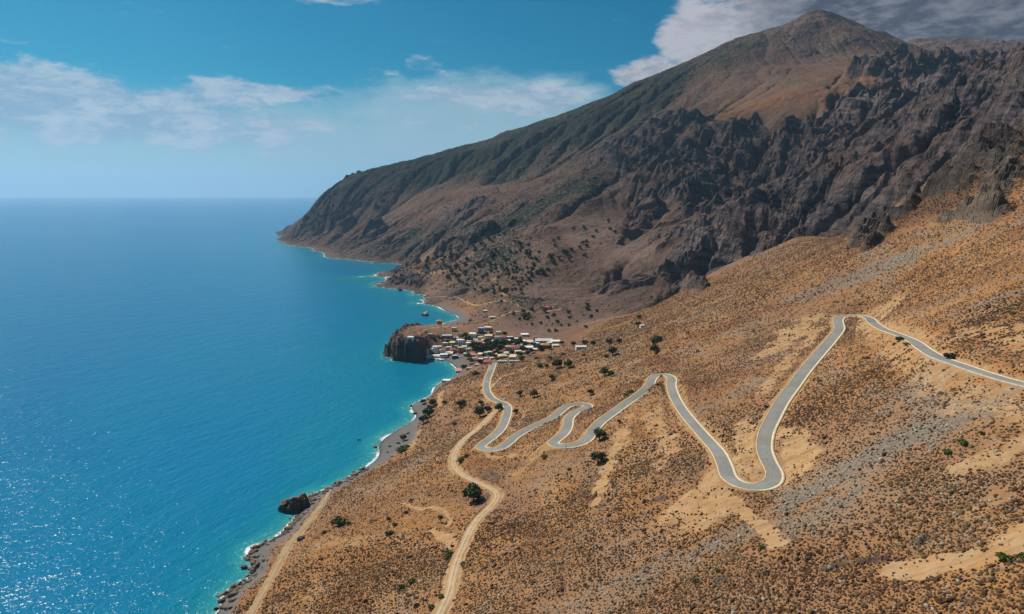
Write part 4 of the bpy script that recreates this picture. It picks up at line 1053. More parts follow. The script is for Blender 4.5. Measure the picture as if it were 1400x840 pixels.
TREES = [
 (682, 563, 13, 'T', 'round dark tree on the inner edge of the road where the dirt track joins it'),
 (656, 571, 16, 'T', 'largest dark tree of the pair at the head of the dirt track'),
 (667, 564, 10, 'T', 'smaller dark tree between the dirt track head and its larger neighbour'),
 (629.5, 558, 12, 'T', 'wide dark tree on the slope above the shingle beach, left of the paved road'),
 (634, 553, 7, 'T', 'small dark tree just above the wide tree on the slope over the beach'),
 (657, 554.5, 8, 'T', 'small dark tree left of the paved road above the dirt track head'),
 (705, 566, 8, 'T', 'small dark tree just right of the outer road bend below the parked car'),
 (710.5, 542, 9, 'T', 'dark tree on brown slope upper right of the parked car'),
 (730.7, 543.5, 12, 'T', 'broad dark tree alone on brown slope above the second hairpin'),
 (622, 581, 7, 'B', 'low dark bush on bare slope left of the upper dirt track'),
 (607.5, 553, 6, 'O', 'slim tree beside the short bare track above the beach'),
 (754, 520, 9, 'T', 'compact dark tree below the pale stony path near the village'),
 (738.5, 505, 9, 'T', 'dark tree on the bare path, first of three in a row right of the road'),
 (747, 503.5, 6, 'T', 'smallest tree in the row of trees on the bare path'),
 (761.7, 504, 14, 'T', 'tall dark tree in the middle of the row right of the village road'),
 (777.5, 503, 12, 'T', 'spreading dark tree at the right end of the row near the village'),
 (826.7, 514, 13, 'T', 'left and larger tree of the touching pair above the middle hairpin'),
 (835.5, 515, 9, 'T', 'right and smaller tree of the touching pair above the middle hairpin'),
 (807.5, 540, 9, 'T', 'single dark tree on tan slope just above the middle hairpin'),
 (846, 579, 6, 'O', 'thin upright tree on the slope below the road straight'),
 (819.5, 602, 19, 'T', 'large leaning dark tree on the road edge near the lower right hairpin'),
 (817, 634, 19, 'T', 'large round tree alone on the slope below the road'),
 (743.7, 626, 9, 'G', 'green bush on tan slope below the lower hairpin'),
 (647, 686, 27, 'T', 'biggest dark tree, standing in the bend of the dirt track'),
 (630, 632, 13, 'G', 'green bush beside the upper bend of the dirt track'),
 (637.5, 625, 8, 'B', 'dark bush touching the green one at the upper dirt track bend'),
 (614, 762, 17, 'G', 'long green bush on the left side of the lower dirt track'),
 (618.5, 748, 6, 'B', 'small dark bush just above the long green bush by the dirt track'),
 (633, 773, 9, 'G', 'small green bush on the right side of the lower dirt track'),
 (550, 804, 11, 'B', 'dark bush on scrubby slope left of the lower dirt track'),
 (563.5, 797, 12, 'G', 'green bush right of a dark one on the slope left of the lower dirt track'),
 (603, 817, 9, 'G', 'green bush close to the dirt track near the bottom edge'),
 (570, 829, 9, 'B', 'dark bush near the bottom edge left of the dirt track'),
 (590, 832, 11, 'G', 'wide green bush at the bottom edge beside the dirt track'),
 (602, 709, 8, 'B', 'dark bush on the thin footpath left of the dirt track'),
 (605, 716, 5, 'G', 'tiny green bush just below the dark bush on the footpath'),
 (464, 717, 22, 'G', 'long low green bush on the dry slope near the shore'),
 (477, 717, 8, 'B', 'dark bush at the right end of the long low green bush'),
 (444, 729, 9, 'G', 'round green bush nearest the coast track'),
 (532, 713, 7, 'O', 'tall narrow tree at the left of the footpath cluster'),
 (540, 719, 8, 'B', 'dark bush between the narrow tree and the footpath'),
 (532, 731, 12, 'B', 'wide dark bush lowest in the footpath cluster'),
 (555, 702, 7, 'B', 'small dark bush on the footpath near its upper end'),
 (578, 552.5, 8, 'T', 'dark tree at the upper end of the shingle beach'),
 (585, 571, 15, 'T', 'tallest tree of the thicket behind the shingle beach'),
 (579, 579, 13, 'T', 'lowest tree of the thicket behind the shingle beach'),
 (592, 555.5, 11, 'T', 'dark tree at the right end of the thicket behind the beach'),
 (588, 562, 9, 'O', 'paler tree in the middle of the thicket behind the beach'),
 (552, 602, 9, 'O', 'olive coloured tree standing free on the back of the shingle beach'),
 (549, 618, 15, 'G', 'spreading green bush along the back of the shingle beach'),
 (557, 612, 9, 'G', 'smaller green bush next to the bare track behind the beach'),
 (832.5, 471, 9, 'T', 'dark tree at the edge of the slope right of the long white house'),
 (846, 470, 8, 'T', 'second dark tree along the slope edge right of the long white house'),
 (837.5, 486.5, 13, 'T', 'wide dark tree below the slope edge right of the village'),
 (829, 489, 8, 'B', 'dark bush left of the wide tree below the slope edge'),
 (800, 473, 9, 'T', 'dark tree touching the far side of the long white house'),
 (811, 473, 8, 'T', 'dark tree a little right of the long white house'),
 (784, 474, 8, 'T', 'dark tree at the left end of the long white house'),
 (752.5, 492.5, 6, 'T', 'small dark tree on red brown field right of the village'),
 (734, 491, 7, 'B', 'dark bush on the field edge below the village houses'),
 (770, 486, 6, 'B', 'dark bush on the field beside the red brown patch'),
 (713, 494.5, 9, 'L', 'green tree at the right end of the long white wall'),
 (721.5, 486, 7, 'T', 'dark tree at the lower right edge of the village'),
 (798, 487, 6, 'B', 'dark bush alone below the long white house'),
 (894.5, 483, 13, 'T', 'dark tree on the ochre slope above the red cutting'),
 (898, 468.5, 19, 'B', 'long flat dark bush on the ochre slope above the lone tree'),
 (872, 447, 8, 'T', 'dark tree beside the tiny white house on the slope edge'),
 (873.5, 437, 7, 'T', 'slim dark tree on the crest above the tiny white house'),
 (954, 481, 5, 'B', 'tiny dark bush alone on the ochre slope between the upper hairpins'),
 (1048.5, 558, 8, 'B', 'dark bush at the left edge of the steep road straight'),
 (1230, 466, 11, 'B', 'dark bush on the lower edge of the upper road, left one'),
 (1240, 472, 9, 'G', 'green bush on the lower edge of the upper road right of the dark one'),
 (1299, 491, 18, 'B', 'long dark bush on the uphill edge of the upper road'),
 (1317, 608, 14, 'G', 'bright green bush above the grey scree strip on the right'),
 (1296, 619, 13, 'G', 'bright green bush at the lower end of the row above the grey scree'),
 (1342, 594, 9, 'G', 'dull green bush highest in the row above the grey scree'),
 (1372, 766, 20, 'G', 'large green bush beside the bare strip at the right edge'),
 (1399, 762, 14, 'G', 'green bush cut by the right edge of the picture'),
 (952, 797, 12, 'G', 'low green bush in a stony gully near the bottom edge'),
 (1042, 750, 10, 'G', 'low green bush in the gully below the big hairpin'),
 (982, 781, 9, 'G', 'small green bush half way down the stony gully'),
 (899, 527, 5, 'B', 'small dark bush inside the loop of the middle upper hairpin'),
 (862, 537, 9, 'G', 'row of green scrub above the road straight, right end'), (856, 541, 8, 'G', 'green bush above the road straight, left end of its row'),
 (640, 491, 10, 'L', 'bright green tree at the back of the village beach'), (634, 503, 9, 'B', 'dark bush between the village beach and the pink awning'), (658, 499.5, 9, 'T', 'dark tree beside the red roof at the road into the village'),
 (650, 513, 11, 'B', 'flat dark bush left of the road below the village'), (1385, 430, 7, 'G', 'green bush near the right edge above the upper road'),
]
for t_ in TREES: plant(*t_)
GV = 'trees among the village houses'
for u, v, w, k in ((646, 478, 11, 'T'), (652, 480, 13, 'T'), (659, 481, 12, 'O'), (666, 478, 10, 'T'), (673, 481, 11, 'T'), (679, 478, 12, 'T'), (686, 474, 11, 'T'), (691, 471, 9, 'T'), (678, 472, 9, 'T'), (697, 473, 8, 'T'), (703, 471, 8, 'T'), (711, 471, 9, 'T'),
                   (716, 482, 10, 'T'), (700, 486, 8, 'T'), (708, 487, 7, 'O'), (671, 489.5, 8, 'T'), (676, 490, 6, 'T'), (636, 462, 8, 'T'), (640, 466, 8, 'T'), (622, 467, 6, 'T'), (651, 459, 6, 'T'), (738, 478, 8, 'T'), (751, 478, 7, 'T'), (729, 474, 7, 'T'),
                   (655, 497, 6, 'O'), (645, 497.5, 7, 'O'), (665, 470, 7, 'T'), (624, 474, 6, 'T'), (719, 474, 7, 'T'), (768, 472, 7, 'T'), (649, 476, 10, 'T'), (656, 478, 11, 'T'), (663, 481, 11, 'O'), (683, 480, 10, 'T'), (694, 475, 9, 'T'), (669, 475, 10, 'T'), (707, 474, 9, 'T'), (634, 468, 7, 'T'), (605, 466, 6, 'O'), (612, 470, 6, 'O'), (683, 487, 7, 'T'), (712, 488, 7, 'T'), (727, 483, 7, 'T'), (739, 480, 7, 'O'), (661, 489, 6, 'T'), (680, 494, 6, 'O'), (700, 466.5, 6, 'T'), (711, 466, 6, 'T'), (732, 467.5, 6, 'T'), (690, 460, 7, 'T'), (672, 458, 6, 'T')):
    plant(u, v, w, k, 'dark leafy garden tree standing among the village houses', GV)
# olives and carobs on the slope behind the village
GO = 'scattered trees on the slope behind the village'
def in_poly(p, P):
    c = False; j = len(P) - 1
    for i in range(len(P)):
        if (P[i][1] > p[1]) != (P[j][1] > p[1]) and p[0] < (P[j][0] - P[i][0]) * (p[1] - P[i][1]) / (P[j][1] - P[i][1]) + P[i][0]: c = not c
        j = i
    return c
GROVE = [(560, 358), (600, 345), (650, 325), (700, 318), (735, 345), (745, 372), (722, 392), (692, 408), (655, 402), (640, 392), (600, 375)]
GROVE2 = [(720, 335), (760, 320), (830, 300), (850, 320), (760, 378), (735, 385)]
GROVE3 = [(690, 430), (760, 415), (830, 420), (800, 455), (720, 455)]
rg = random.Random(4); spots = []
def grove(P, n, dmin, wr):
    k = 0; tries = 0
    while k < n and tries < 20000:
        tries += 1
        p = (rg.uniform(min(q[0] for q in P), max(q[0] for q in P)), rg.uniform(min(q[1] for q in P), max(q[1] for q in P)))
        if not in_poly(p, P) or any((p[0] - q[0]) ** 2 + (1.6 * (p[1] - q[1])) ** 2 < dmin ** 2 for q in spots): continue
        if float(perlin(np.array([p[0] / 26.]), np.array([p[1] / 15.]), 77)[0]) < -.28: continue
        spots.append(p); k += 1
        plant(p[0], p[1], rg.uniform(*wr), 'S', 'small dark tree, one of many scattered on the slope behind the village', GO)
grove(GROVE, 150, 4.0, (3.2, 6.6)); grove(GROVE2, 20, 7, (4, 6.5)); grove(GROVE3, 22, 8, (4, 8))
for u, v, w in ((741, 374, 9), (749, 370, 6), (775, 347, 6.5), (781, 343, 6), (752, 352, 7), (757, 361, 7), (802, 332, 6), (717, 436, 9), (722, 433, 8), (757, 433, 7), (716, 428, 7)):
    plant(u, v, w, 'S', 'small dark tree, one of many scattered on the slope behind the village', GO)

# wild scrub over the mountain and the far wood's edge, beyond counting
_q = [lattice(6., (1080, 1900), (-.3, .75), 15), lattice(8., (1900, 3650), (-.42, .82), 18)]
x = np.concatenate([a[0] for a in _q]); y = np.concatenate([a[1] for a in _q]); rng = np.random.default_rng(16)
vg = sample(TV, x, y); z = ground(x, y); rk_ = sample(TR, x, y)
pr = np.clip(vg * 1.0 + .5 * fbm(x, y, 170, 4, 95) * smooth(.03, .15, vg) + .14, 0, .9) * (z > 6) * (1 - .45 * rk_)
ok = rng.uniform(0, 1, len(x)) < pr * .9; x, y, z = x[ok], y[ok], z[ok]
me = clump_mesh('mountain_scrub', np.stack([x, y, z], 1), rng.gamma(3, .36, len(x)) * (.65 + 1.1 * np.clip(vg[ok], 0, 1)) + .45, [(1, y > 0)], 17, .9, None)
me.materials.append(plain('dark mountain scrub', (.030, .040, .026), 1., .3, .05, .05)); o = bpy.data.objects.new('mountain_scrub', me); COL.objects.link(o); o['kind'] = 'stuff'

# ------------------------------------------------------------------ rocks
def rock_mat(name, dark, light, top):
    mt, g, bs = new_mat(name)
    tc = g.n('ShaderNodeNewGeometry').outputs['Position']
    n1 = g.noise(tc, .35, 6, .65, .4); n2 = g.noise(tc, 1.6, 4, .6)
    nz = g.n('ShaderNodeSeparateXYZ', {0: g.n('ShaderNodeNewGeometry').outputs['Normal']}).outputs[2]
    c = g.mix(g.ss(n1, .35, .65), dark, light); c = g.mix(g.m('MULTIPLY', g.ss(g.m('ADD', nz, g.m('MULTIPLY', g.m('SUBTRACT', n1, .5), .9)), .55, .95), .8), c, top)
    link(g, c, bs.inputs['Base Color']); bs.inputs['Roughness'].default_value = .92; bs.inputs['Specular IOR Level'].default_value = .15
    bp = g.n('ShaderNodeBump', {'Height': g.m('ADD', n1, g.m('MULTIPLY', n2, .4)), 'Strength': .8, 'Distance': .8}); link(g, bp.outputs[0], bs.inputs['Normal'])
    return mt
M_ROCK = rock_mat('dark shore rock', (.055, .049, .046), (.16, .135, .112), (.26, .16, .10))
M_BOULD = rock_mat('grey boulder', (.06, .055, .05), (.15, .135, .12), (.20, .165, .13))
M_CRAG = rock_mat('brown crag', (.060, .050, .043), (.16, .13, .105), (.19, .14, .095))
M_PALE = rock_mat('pale islet rock', (.10, .085, .075), (.22, .18, .15), (.42, .36, .30))
def rock_mesh(name, lumps, seed, sub=4, rough=.1, wl=1.0):
    """lumps: (x, y, z, rx, ry, rz); angular blocks, each cut by random planes, in one mesh"""
    V, F_ = [], []; off = 0
    rng = np.random.default_rng(seed)
    for k, (cx, cy, cz, rx, ry, rz) in enumerate(lumps):
        bm = bmesh.new(); bmesh.ops.create_icosphere(bm, subdivisions=sub, radius=1)
        P = np.array([v.co[:] for v in bm.verts]); f = np.array([[v.index for v in fc.verts] for fc in bm.faces]); bm.free()
        nrm = rng.normal(size=(22, 3)); nrm[:8, 2] *= .25; nrm /= np.linalg.norm(nrm, axis=1)[:, None]
        dd = rng.uniform(.62, 1.02, 22)
        r = np.min(dd[None] / np.maximum(P @ nrm.T, .05), axis=1); r = np.minimum(r, 1.25)
        q = P * 1.7 / wl
        a = fbm(q[:, 0] * 2.2 + .7 * q[:, 2], q[:, 1] * 2.2 - .35 * q[:, 2], 1.0, 4, seed + 31 * k, .6, True)
        r = r * (1 + rough * (a - .5))
        V.append(P * r[:, None] * (rx, ry, rz) + (cx, cy, cz)); F_.append(f + off); off += len(P)
    return quick_mesh(name, np.concatenate(V), np.concatenate(F_), smooth_shade=False)
def rock(name, u, v, wpx, hpx, mat, label, lumps=None, seed=0, sub=4, cat='rock', group=None, sink=.25, water=False, rough=.12):
    p = at_z(u, v, 0.) if water else hit(u, v)
    w = wpx * p[1] / F; h = hpx * p[1] / F
    L = lumps or [(0, 0, .25, .5, .45, .62)]
    L = [(a * w, b * w, c * h, d * w, e * w, f * h) for a, b, c, d, e, f in L]
    o = add(name, rock_mesh(name, L, seed, sub, rough), mat, None, (p[0], p[1], p[2] - sink * h * .3))
    return tag(o, label, cat, group)
rock('sea_stack', 401, 697, 42, 27, M_ROCK, 'big dark rock with brown top standing in the water off the shore', [(-.28, 0, .22, .24, .24, .5), (.1, .06, .34, .34, .28, .56), (.34, .12, .22, .2, .22, .5), (-.02, -.16, .12, .3, .16, .36)], 3, 5, water=True)
rock('islet', 581, 431.5, 9, 5.5, M_PALE, 'pale topped islet alone in the water beyond the promontory', [(0, 0, .2, .5, .5, .75), (.2, .1, .1, .35, .4, .5)], 5, 4, water=True)
rock('sea_rock', 547, 398, 6, 5, M_ROCK, 'small dark rock in the water just off the far point', None, 6, 3, water=True)
rock('sea_rock', 491, 602, 6, 2.6, M_ROCK, 'tiny rock awash in open water off the shingle beach', [(-.2, 0, .1, .25, .3, .5), (.22, .05, .1, .26, .3, .4)], 7, 3, water=True)
rock('sea_rock', 513, 612, 6, 3, M_ROCK, 'flat dark rock in the surf at the beach corner', None, 8, 3, water=True)
for k, (u, v, w, h, lb, wt) in enumerate(((333.6, 777, 10, 8, 'round dark boulder standing free in the surf', 1), (329, 800, 8, 7, 'dark boulder at the tip of the small surf inlet', 1), (354, 748, 6, 5, 'left one of two dark boulders at the water edge', 1),
      (362.5, 746, 6, 6, 'right one of two dark boulders at the water edge', 1), (349, 762, 7, 5, 'jagged dark boulder in the middle of the stony shore', 0), (312, 812, 11, 8, 'largest dark boulder of the rocky spit at lower left', 1),
      (319, 804, 8, 6, 'dark boulder at the upper end of the rocky spit', 0), (323, 811, 7, 5, 'low dark boulder on the landward side of the rocky spit', 0), (306, 820, 8, 6, 'dark boulder at the lower end of the rocky spit', 1),
      (343.5, 757, 6, 5, 'dark boulder half in the surf below the pair', 1), (315, 832, 8, 5, 'dark boulder near the bottom edge on the stony shore', 0), (295, 833, 7, 5, 'dark boulder alone in the water at the bottom edge', 1), (397, 718, 7, 5, 'dark boulder on the stony shore below the big sea rock', 0),
      (408, 709, 6, 4, 'low dark rock in the channel behind the big sea rock', 0), (411, 738, 13, 9, 'large tan boulder at the foot of the slope beside the coast track', 0), (533, 611, 5, 3.4, 'black rock in the middle of the shingle beach', 0), (530, 619, 4, 2.4, 'low black rock on the shingle nearest the lower end', 0),
      (545, 606.5, 6, 4, 'black rock at the back of the shingle beach near the olive coloured tree', 0), (536, 625, 5, 2.5, 'dark rock at the foot of the slope behind the beach', 0), (558, 593, 5, 3, 'dark rock at the upper back edge of the beach', 0),
      (567, 566, 6, 4, 'dark rock in the surf at the upper end of the beach', 1), (562, 556, 5, 3, 'dark rock off the upper end of the beach', 1), (652, 668, 0, 0, '', 0), 
      )):
    if not lb: continue
    rock('boulder', u, v, w, h, M_BOULD if ('tan' in lb or 'grey' in lb or 'dirt' in lb or 'slope left' in lb) else M_ROCK, lb, [(0, 0, .22, .5, .42, .6), (.2 * (-1) ** k, .12, .14, .34, .3, .45)], 40 + k, 3, 'boulder', None, water=bool(wt), sink=.4)
# small boulders heaped along the rocky shore
rg2 = np.random.default_rng(21); pts = []
for i in range(0, 14):
    a, b = SHORE_W[i], SHORE_W[i + 1]
    for _ in range(int(np.linalg.norm(b - a) * 2.2)):
        q = a + (b - a) * rg2.uniform(); t = (b - a) / np.linalg.norm(b - a); nrm = np.array((t[1], -t[0], 0)); q = q + nrm * rg2.normal(2.5, 3.2)
        zz = gz(q[0], q[1])
        if -1.3 < zz < 4.5: pts.append((q[0], q[1], max(zz, -.3)))
pts = np.array(pts)
me = clump_mesh('shore_stones', pts, rg2.gamma(2.2, .34, len(pts)) + .2, [(2, pts[:, 0] < 1e9)], 22, .75, None); me.materials.append(M_ROCK)
o = bpy.data.objects.new('shore_stones', me); COL.objects.link(o); o['kind'] = 'stuff'
# ------------------------------------------------------------------ the village
PAINT = {'white': (.78, .76, .72), 'cream': (.66, .56, .42), 'yellow': (.62, .43, .16), 'tan': (.42, .31, .21), 'grey': (.36, .35, .34), 'pink': (.60, .36, .30), 'blue': (.05, .20, .46),
         'paleblue': (.46, .60, .70), 'stone': (.30, .26, .22), 'teal': (.16, .34, .36), 'rust': (.36, .13, .07), 'orange': (.52, .27, .12), 'red': (.50, .10, .09), 'rose': (.58, .28, .26), 'palegrey': (.55, .54, .52), 'dark': (.06, .07, .09), 'bluedark': (.05, .10, .22)}
M_P = {k: plain(k + ' paint', c, .8, .10, .5) for k, c in PAINT.items()}
M_TILE = {k: plain(k + ' roof tiles', PAINT[k], .85, .22, 1.2) for k in ('orange', 'red', 'rust', 'rose', 'cream', 'palegrey', 'grey')}
mt, g_, bs_ = new_mat('dark window glass'); bs_.inputs['Base Color'].default_value = (.03, .04, .055, 1); bs_.inputs['Roughness'].default_value = .15; M_GLASS = mt
M_WOOD = plain('blue painted shutters', (.06, .15, .34), .7); M_BROWN = plain('brown wood', (.14, .08, .045), .8)
def _bm(*b):
    m = MB()
    for q in b: m.box(*q)
    return m
ME_PANE = _bm((-.36, -.07, .06, .36, .0, 1.14)).mesh('window_pane'); ME_PANE.materials.append(M_GLASS)
ME_FR = {}
for k in ('white', 'blue', 'brown'):
    m = _bm((-.5, -.10, 0, -.36, .02, 1.2), (.36, -.10, 0, .5, .02, 1.2), (-.36, -.10, 1.14, .36, .02, 1.2), (-.56, -.16, -.08, .56, .02, 0)).mesh('window'); m.materials.append({'white': M_P['palegrey'], 'blue': M_WOOD, 'brown': M_BROWN}[k]); ME_FR[k] = m
ME_DOOR = {}
for k in ('blue', 'brown'):
    m = _bm((-.48, -.08, 0, .48, .02, 2.05), (-.56, -.05, 2.05, .56, .02, 2.18)).mesh('door'); m.materials.append(M_WOOD if k == 'blue' else M_BROWN); ME_DOOR[k] = m
def window(par, x, y, z, rz, kind, s=1.15):
    w = add('window', ME_FR[kind], None, par, (x, y, z), rz, (s, 1.2, s))
    add('pane', ME_PANE, None, w)
_hn = [0]
def house(u, v, wpx, hpx, wallc, roofk, roofc, trim, label, rot=None, extra='', dep=None, name='house', cat='house'):
    p = hit(u, v); s = p[1] / F; i = _hn[0]; _hn[0] += 1
    w = wpx * s; d = (dep * s) if dep else min(w * .85, 9)
    roof_px = d / s * .2
    h = max(2.5, (hpx - roof_px * .7) * s * 1.03)
    a = radians(((i * 37) % 29) - 14) if rot is None else radians(rot)
    z = min(gz(p[0] + dx * w * .45, p[1] + dy) for dx in (-1, 0, 1) for dy in (0, d)); zf = gz(p[0], p[1])
    z = max(min(z + .3, zf + .2), zf - .7)
    t = thing(name, label, cat, (p[0], p[1], z), a)
    hw = w / 2
    st = max(1, int(round(h / 3.1))); sh = h / st
    b = MB(); b.box(-hw, 0, -3.5, hw, d, h)
    if roofk == 'flat':
        for q in ((-hw, 0, hw, .22), (-hw, d - .22, hw, d), (-hw, .22, -hw + .22, d - .22), (hw - .22, .22, hw, d - .22)): b.box(q[0], q[1], h + .003, q[2], q[3], h + .45)
    add('wall', b.mesh('wall'), M_P[wallc], t)
    r = MB()
    if roofk == 'flat':
        r.box(-hw + .225, .225, h + .004, hw - .225, d - .225, h + .14)
        add('roof', r.mesh('roof'), M_P[roofc], t)
    elif roofk == 'slab':
        r.box(-hw - .45, -.8, h + .004, hw + .45, d + .4, h + .28); add('roof', r.mesh('roof'), M_P[roofc], t)
    else:
        rh = min(w, d) * .24; ov = .4; ins = min(w, d) * .48
        if roofk == 'hip':
            r.poly([(-hw - ov, -ov, h), (hw + ov, -ov, h), (hw + ov, d + ov, h), (-hw - ov, d + ov, h), (-hw + ins, d / 2, h + rh), (hw - ins, d / 2, h + rh)] if w >= d else [(-hw - ov, -ov, h), (hw + ov, -ov, h), (hw + ov, d + ov, h), (-hw - ov, d + ov, h), (0, ins, h + rh), (0, d - ins, h + rh)],
                   [(3, 2, 1, 0), (0, 1, 5, 4), (2, 3, 4, 5), (1, 2, 5), (3, 0, 4)] if w >= d else [(3, 2, 1, 0), (0, 1, 4), (1, 2, 5, 4), (2, 3, 5), (3, 0, 4, 5)])
        else:      # lean: one plane falling to the front
            r.poly([(-hw - ov, -ov - .6, h - .1), (hw + ov, -ov - .6, h - .1), (hw + ov, d + ov, h + rh), (-hw - ov, d + ov, h + rh), (-hw - ov, -ov - .6, h + .08), (hw + ov, -ov - .6, h + .08), (hw + ov, d + ov, h + rh + .18), (-hw - ov, d + ov, h + rh + .18)],
                   [(0, 1, 2, 3), (4, 7, 6, 5), (0, 4, 5, 1), (1, 5, 6, 2), (2, 6, 7, 3), (3, 7, 4, 0)])
        add('roof', r.mesh('roof'), M_TILE.get(roofc) or M_P[roofc], t)
    if 'nowin' not in extra:
        nw = max(1, min(4, int(w / 2.7)))
        if 'row' in extra: nw = int(w / 2.2)
        for k in range(st):
            if k > 2: break
            for j in range(nw):
                x = -hw + w * (j + .5) / nw
                if k == 0 and j == (nw // 2) and 'nodoor' not in extra:
                    add('door', ME_DOOR['blue' if trim == 'blue' else 'brown'], None, t, (x, -.01, .15), 0, (1, 1.2, min(1, sh / 2.6)))
                else: window(t, x, -.01, k * sh + min(1.0, sh * .3), 0, trim, min(1.2, (sh - .9) / 1.35))
        if d > 4 and h > 2.6:
            for k in range(min(st, 2)):
                window(t, -hw - .01, d * .5, k * sh + min(1.0, sh * .3), -pi / 2, trim, min(1.15, (sh - .9) / 1.35))
    if 'balcony' in extra and st > 1:
        m = MB(); m.box(-hw * .9, -1.5, sh - .12, hw * .9, -.02, sh + .03); m.box(-hw * .9, -1.5, sh + .034, hw * .9, -1.42, sh + .85)
        for x in (-hw * .9, hw * .9 - .15): m.box(x, -1.4, -1.5, x + .15, -1.25, sh - .125)
        add('balcony', m.mesh('balcony'), M_P['white' if wallc != 'white' else 'palegrey'], t)
    if 'tier' in extra:
        m = MB(); m.box(-hw * .1, d * .25, h + .15, hw * .95, d * .95, h + 2.9); add('upper_storey', m.mesh('upper_storey'), M_P[wallc], t); window(t, hw * .4, d * .25 - .01, h + 1., 0, trim)
    if 'awning' in extra:
        m = MB(); m.poly([(-hw, -.02, 2.6), (hw, -.02, 2.6), (hw, -2.6, 2.15), (-hw, -2.6, 2.15), (-hw, -.02, 2.66), (hw, -.02, 2.66), (hw, -2.6, 2.21), (-hw, -2.6, 2.21)], [(0, 1, 2, 3), (4, 7, 6, 5), (0, 4, 5, 1), (1, 5, 6, 2), (2, 6, 7, 3), (3, 7, 4, 0)])
        for x in (-hw + .1, hw - .2): m.box(x, -2.5, -1.5, x + .09, -2.41, 2.14)
        add('awning', m.mesh('awning'), M_P['white'], t)
    if 'dome' in extra:
        bm = bmesh.new(); bmesh.ops.create_uvsphere(bm, u_segments=16, v_segments=8, radius=min(w, d) * .36); 
        me = bpy.data.meshes.new('dome'); bm.to_mesh(me); bm.free(); add('dome', me, M_P['yellow'], t, (0, d / 2, h + .1))
    if 'chimney' in extra:
        m = MB(); m.box(hw * .4, d * .6, h - .2, hw * .4 + .6, d * .6 + .6, h + 1.5); add('chimney', m.mesh('chimney'), M_P['white'], t)
    return t
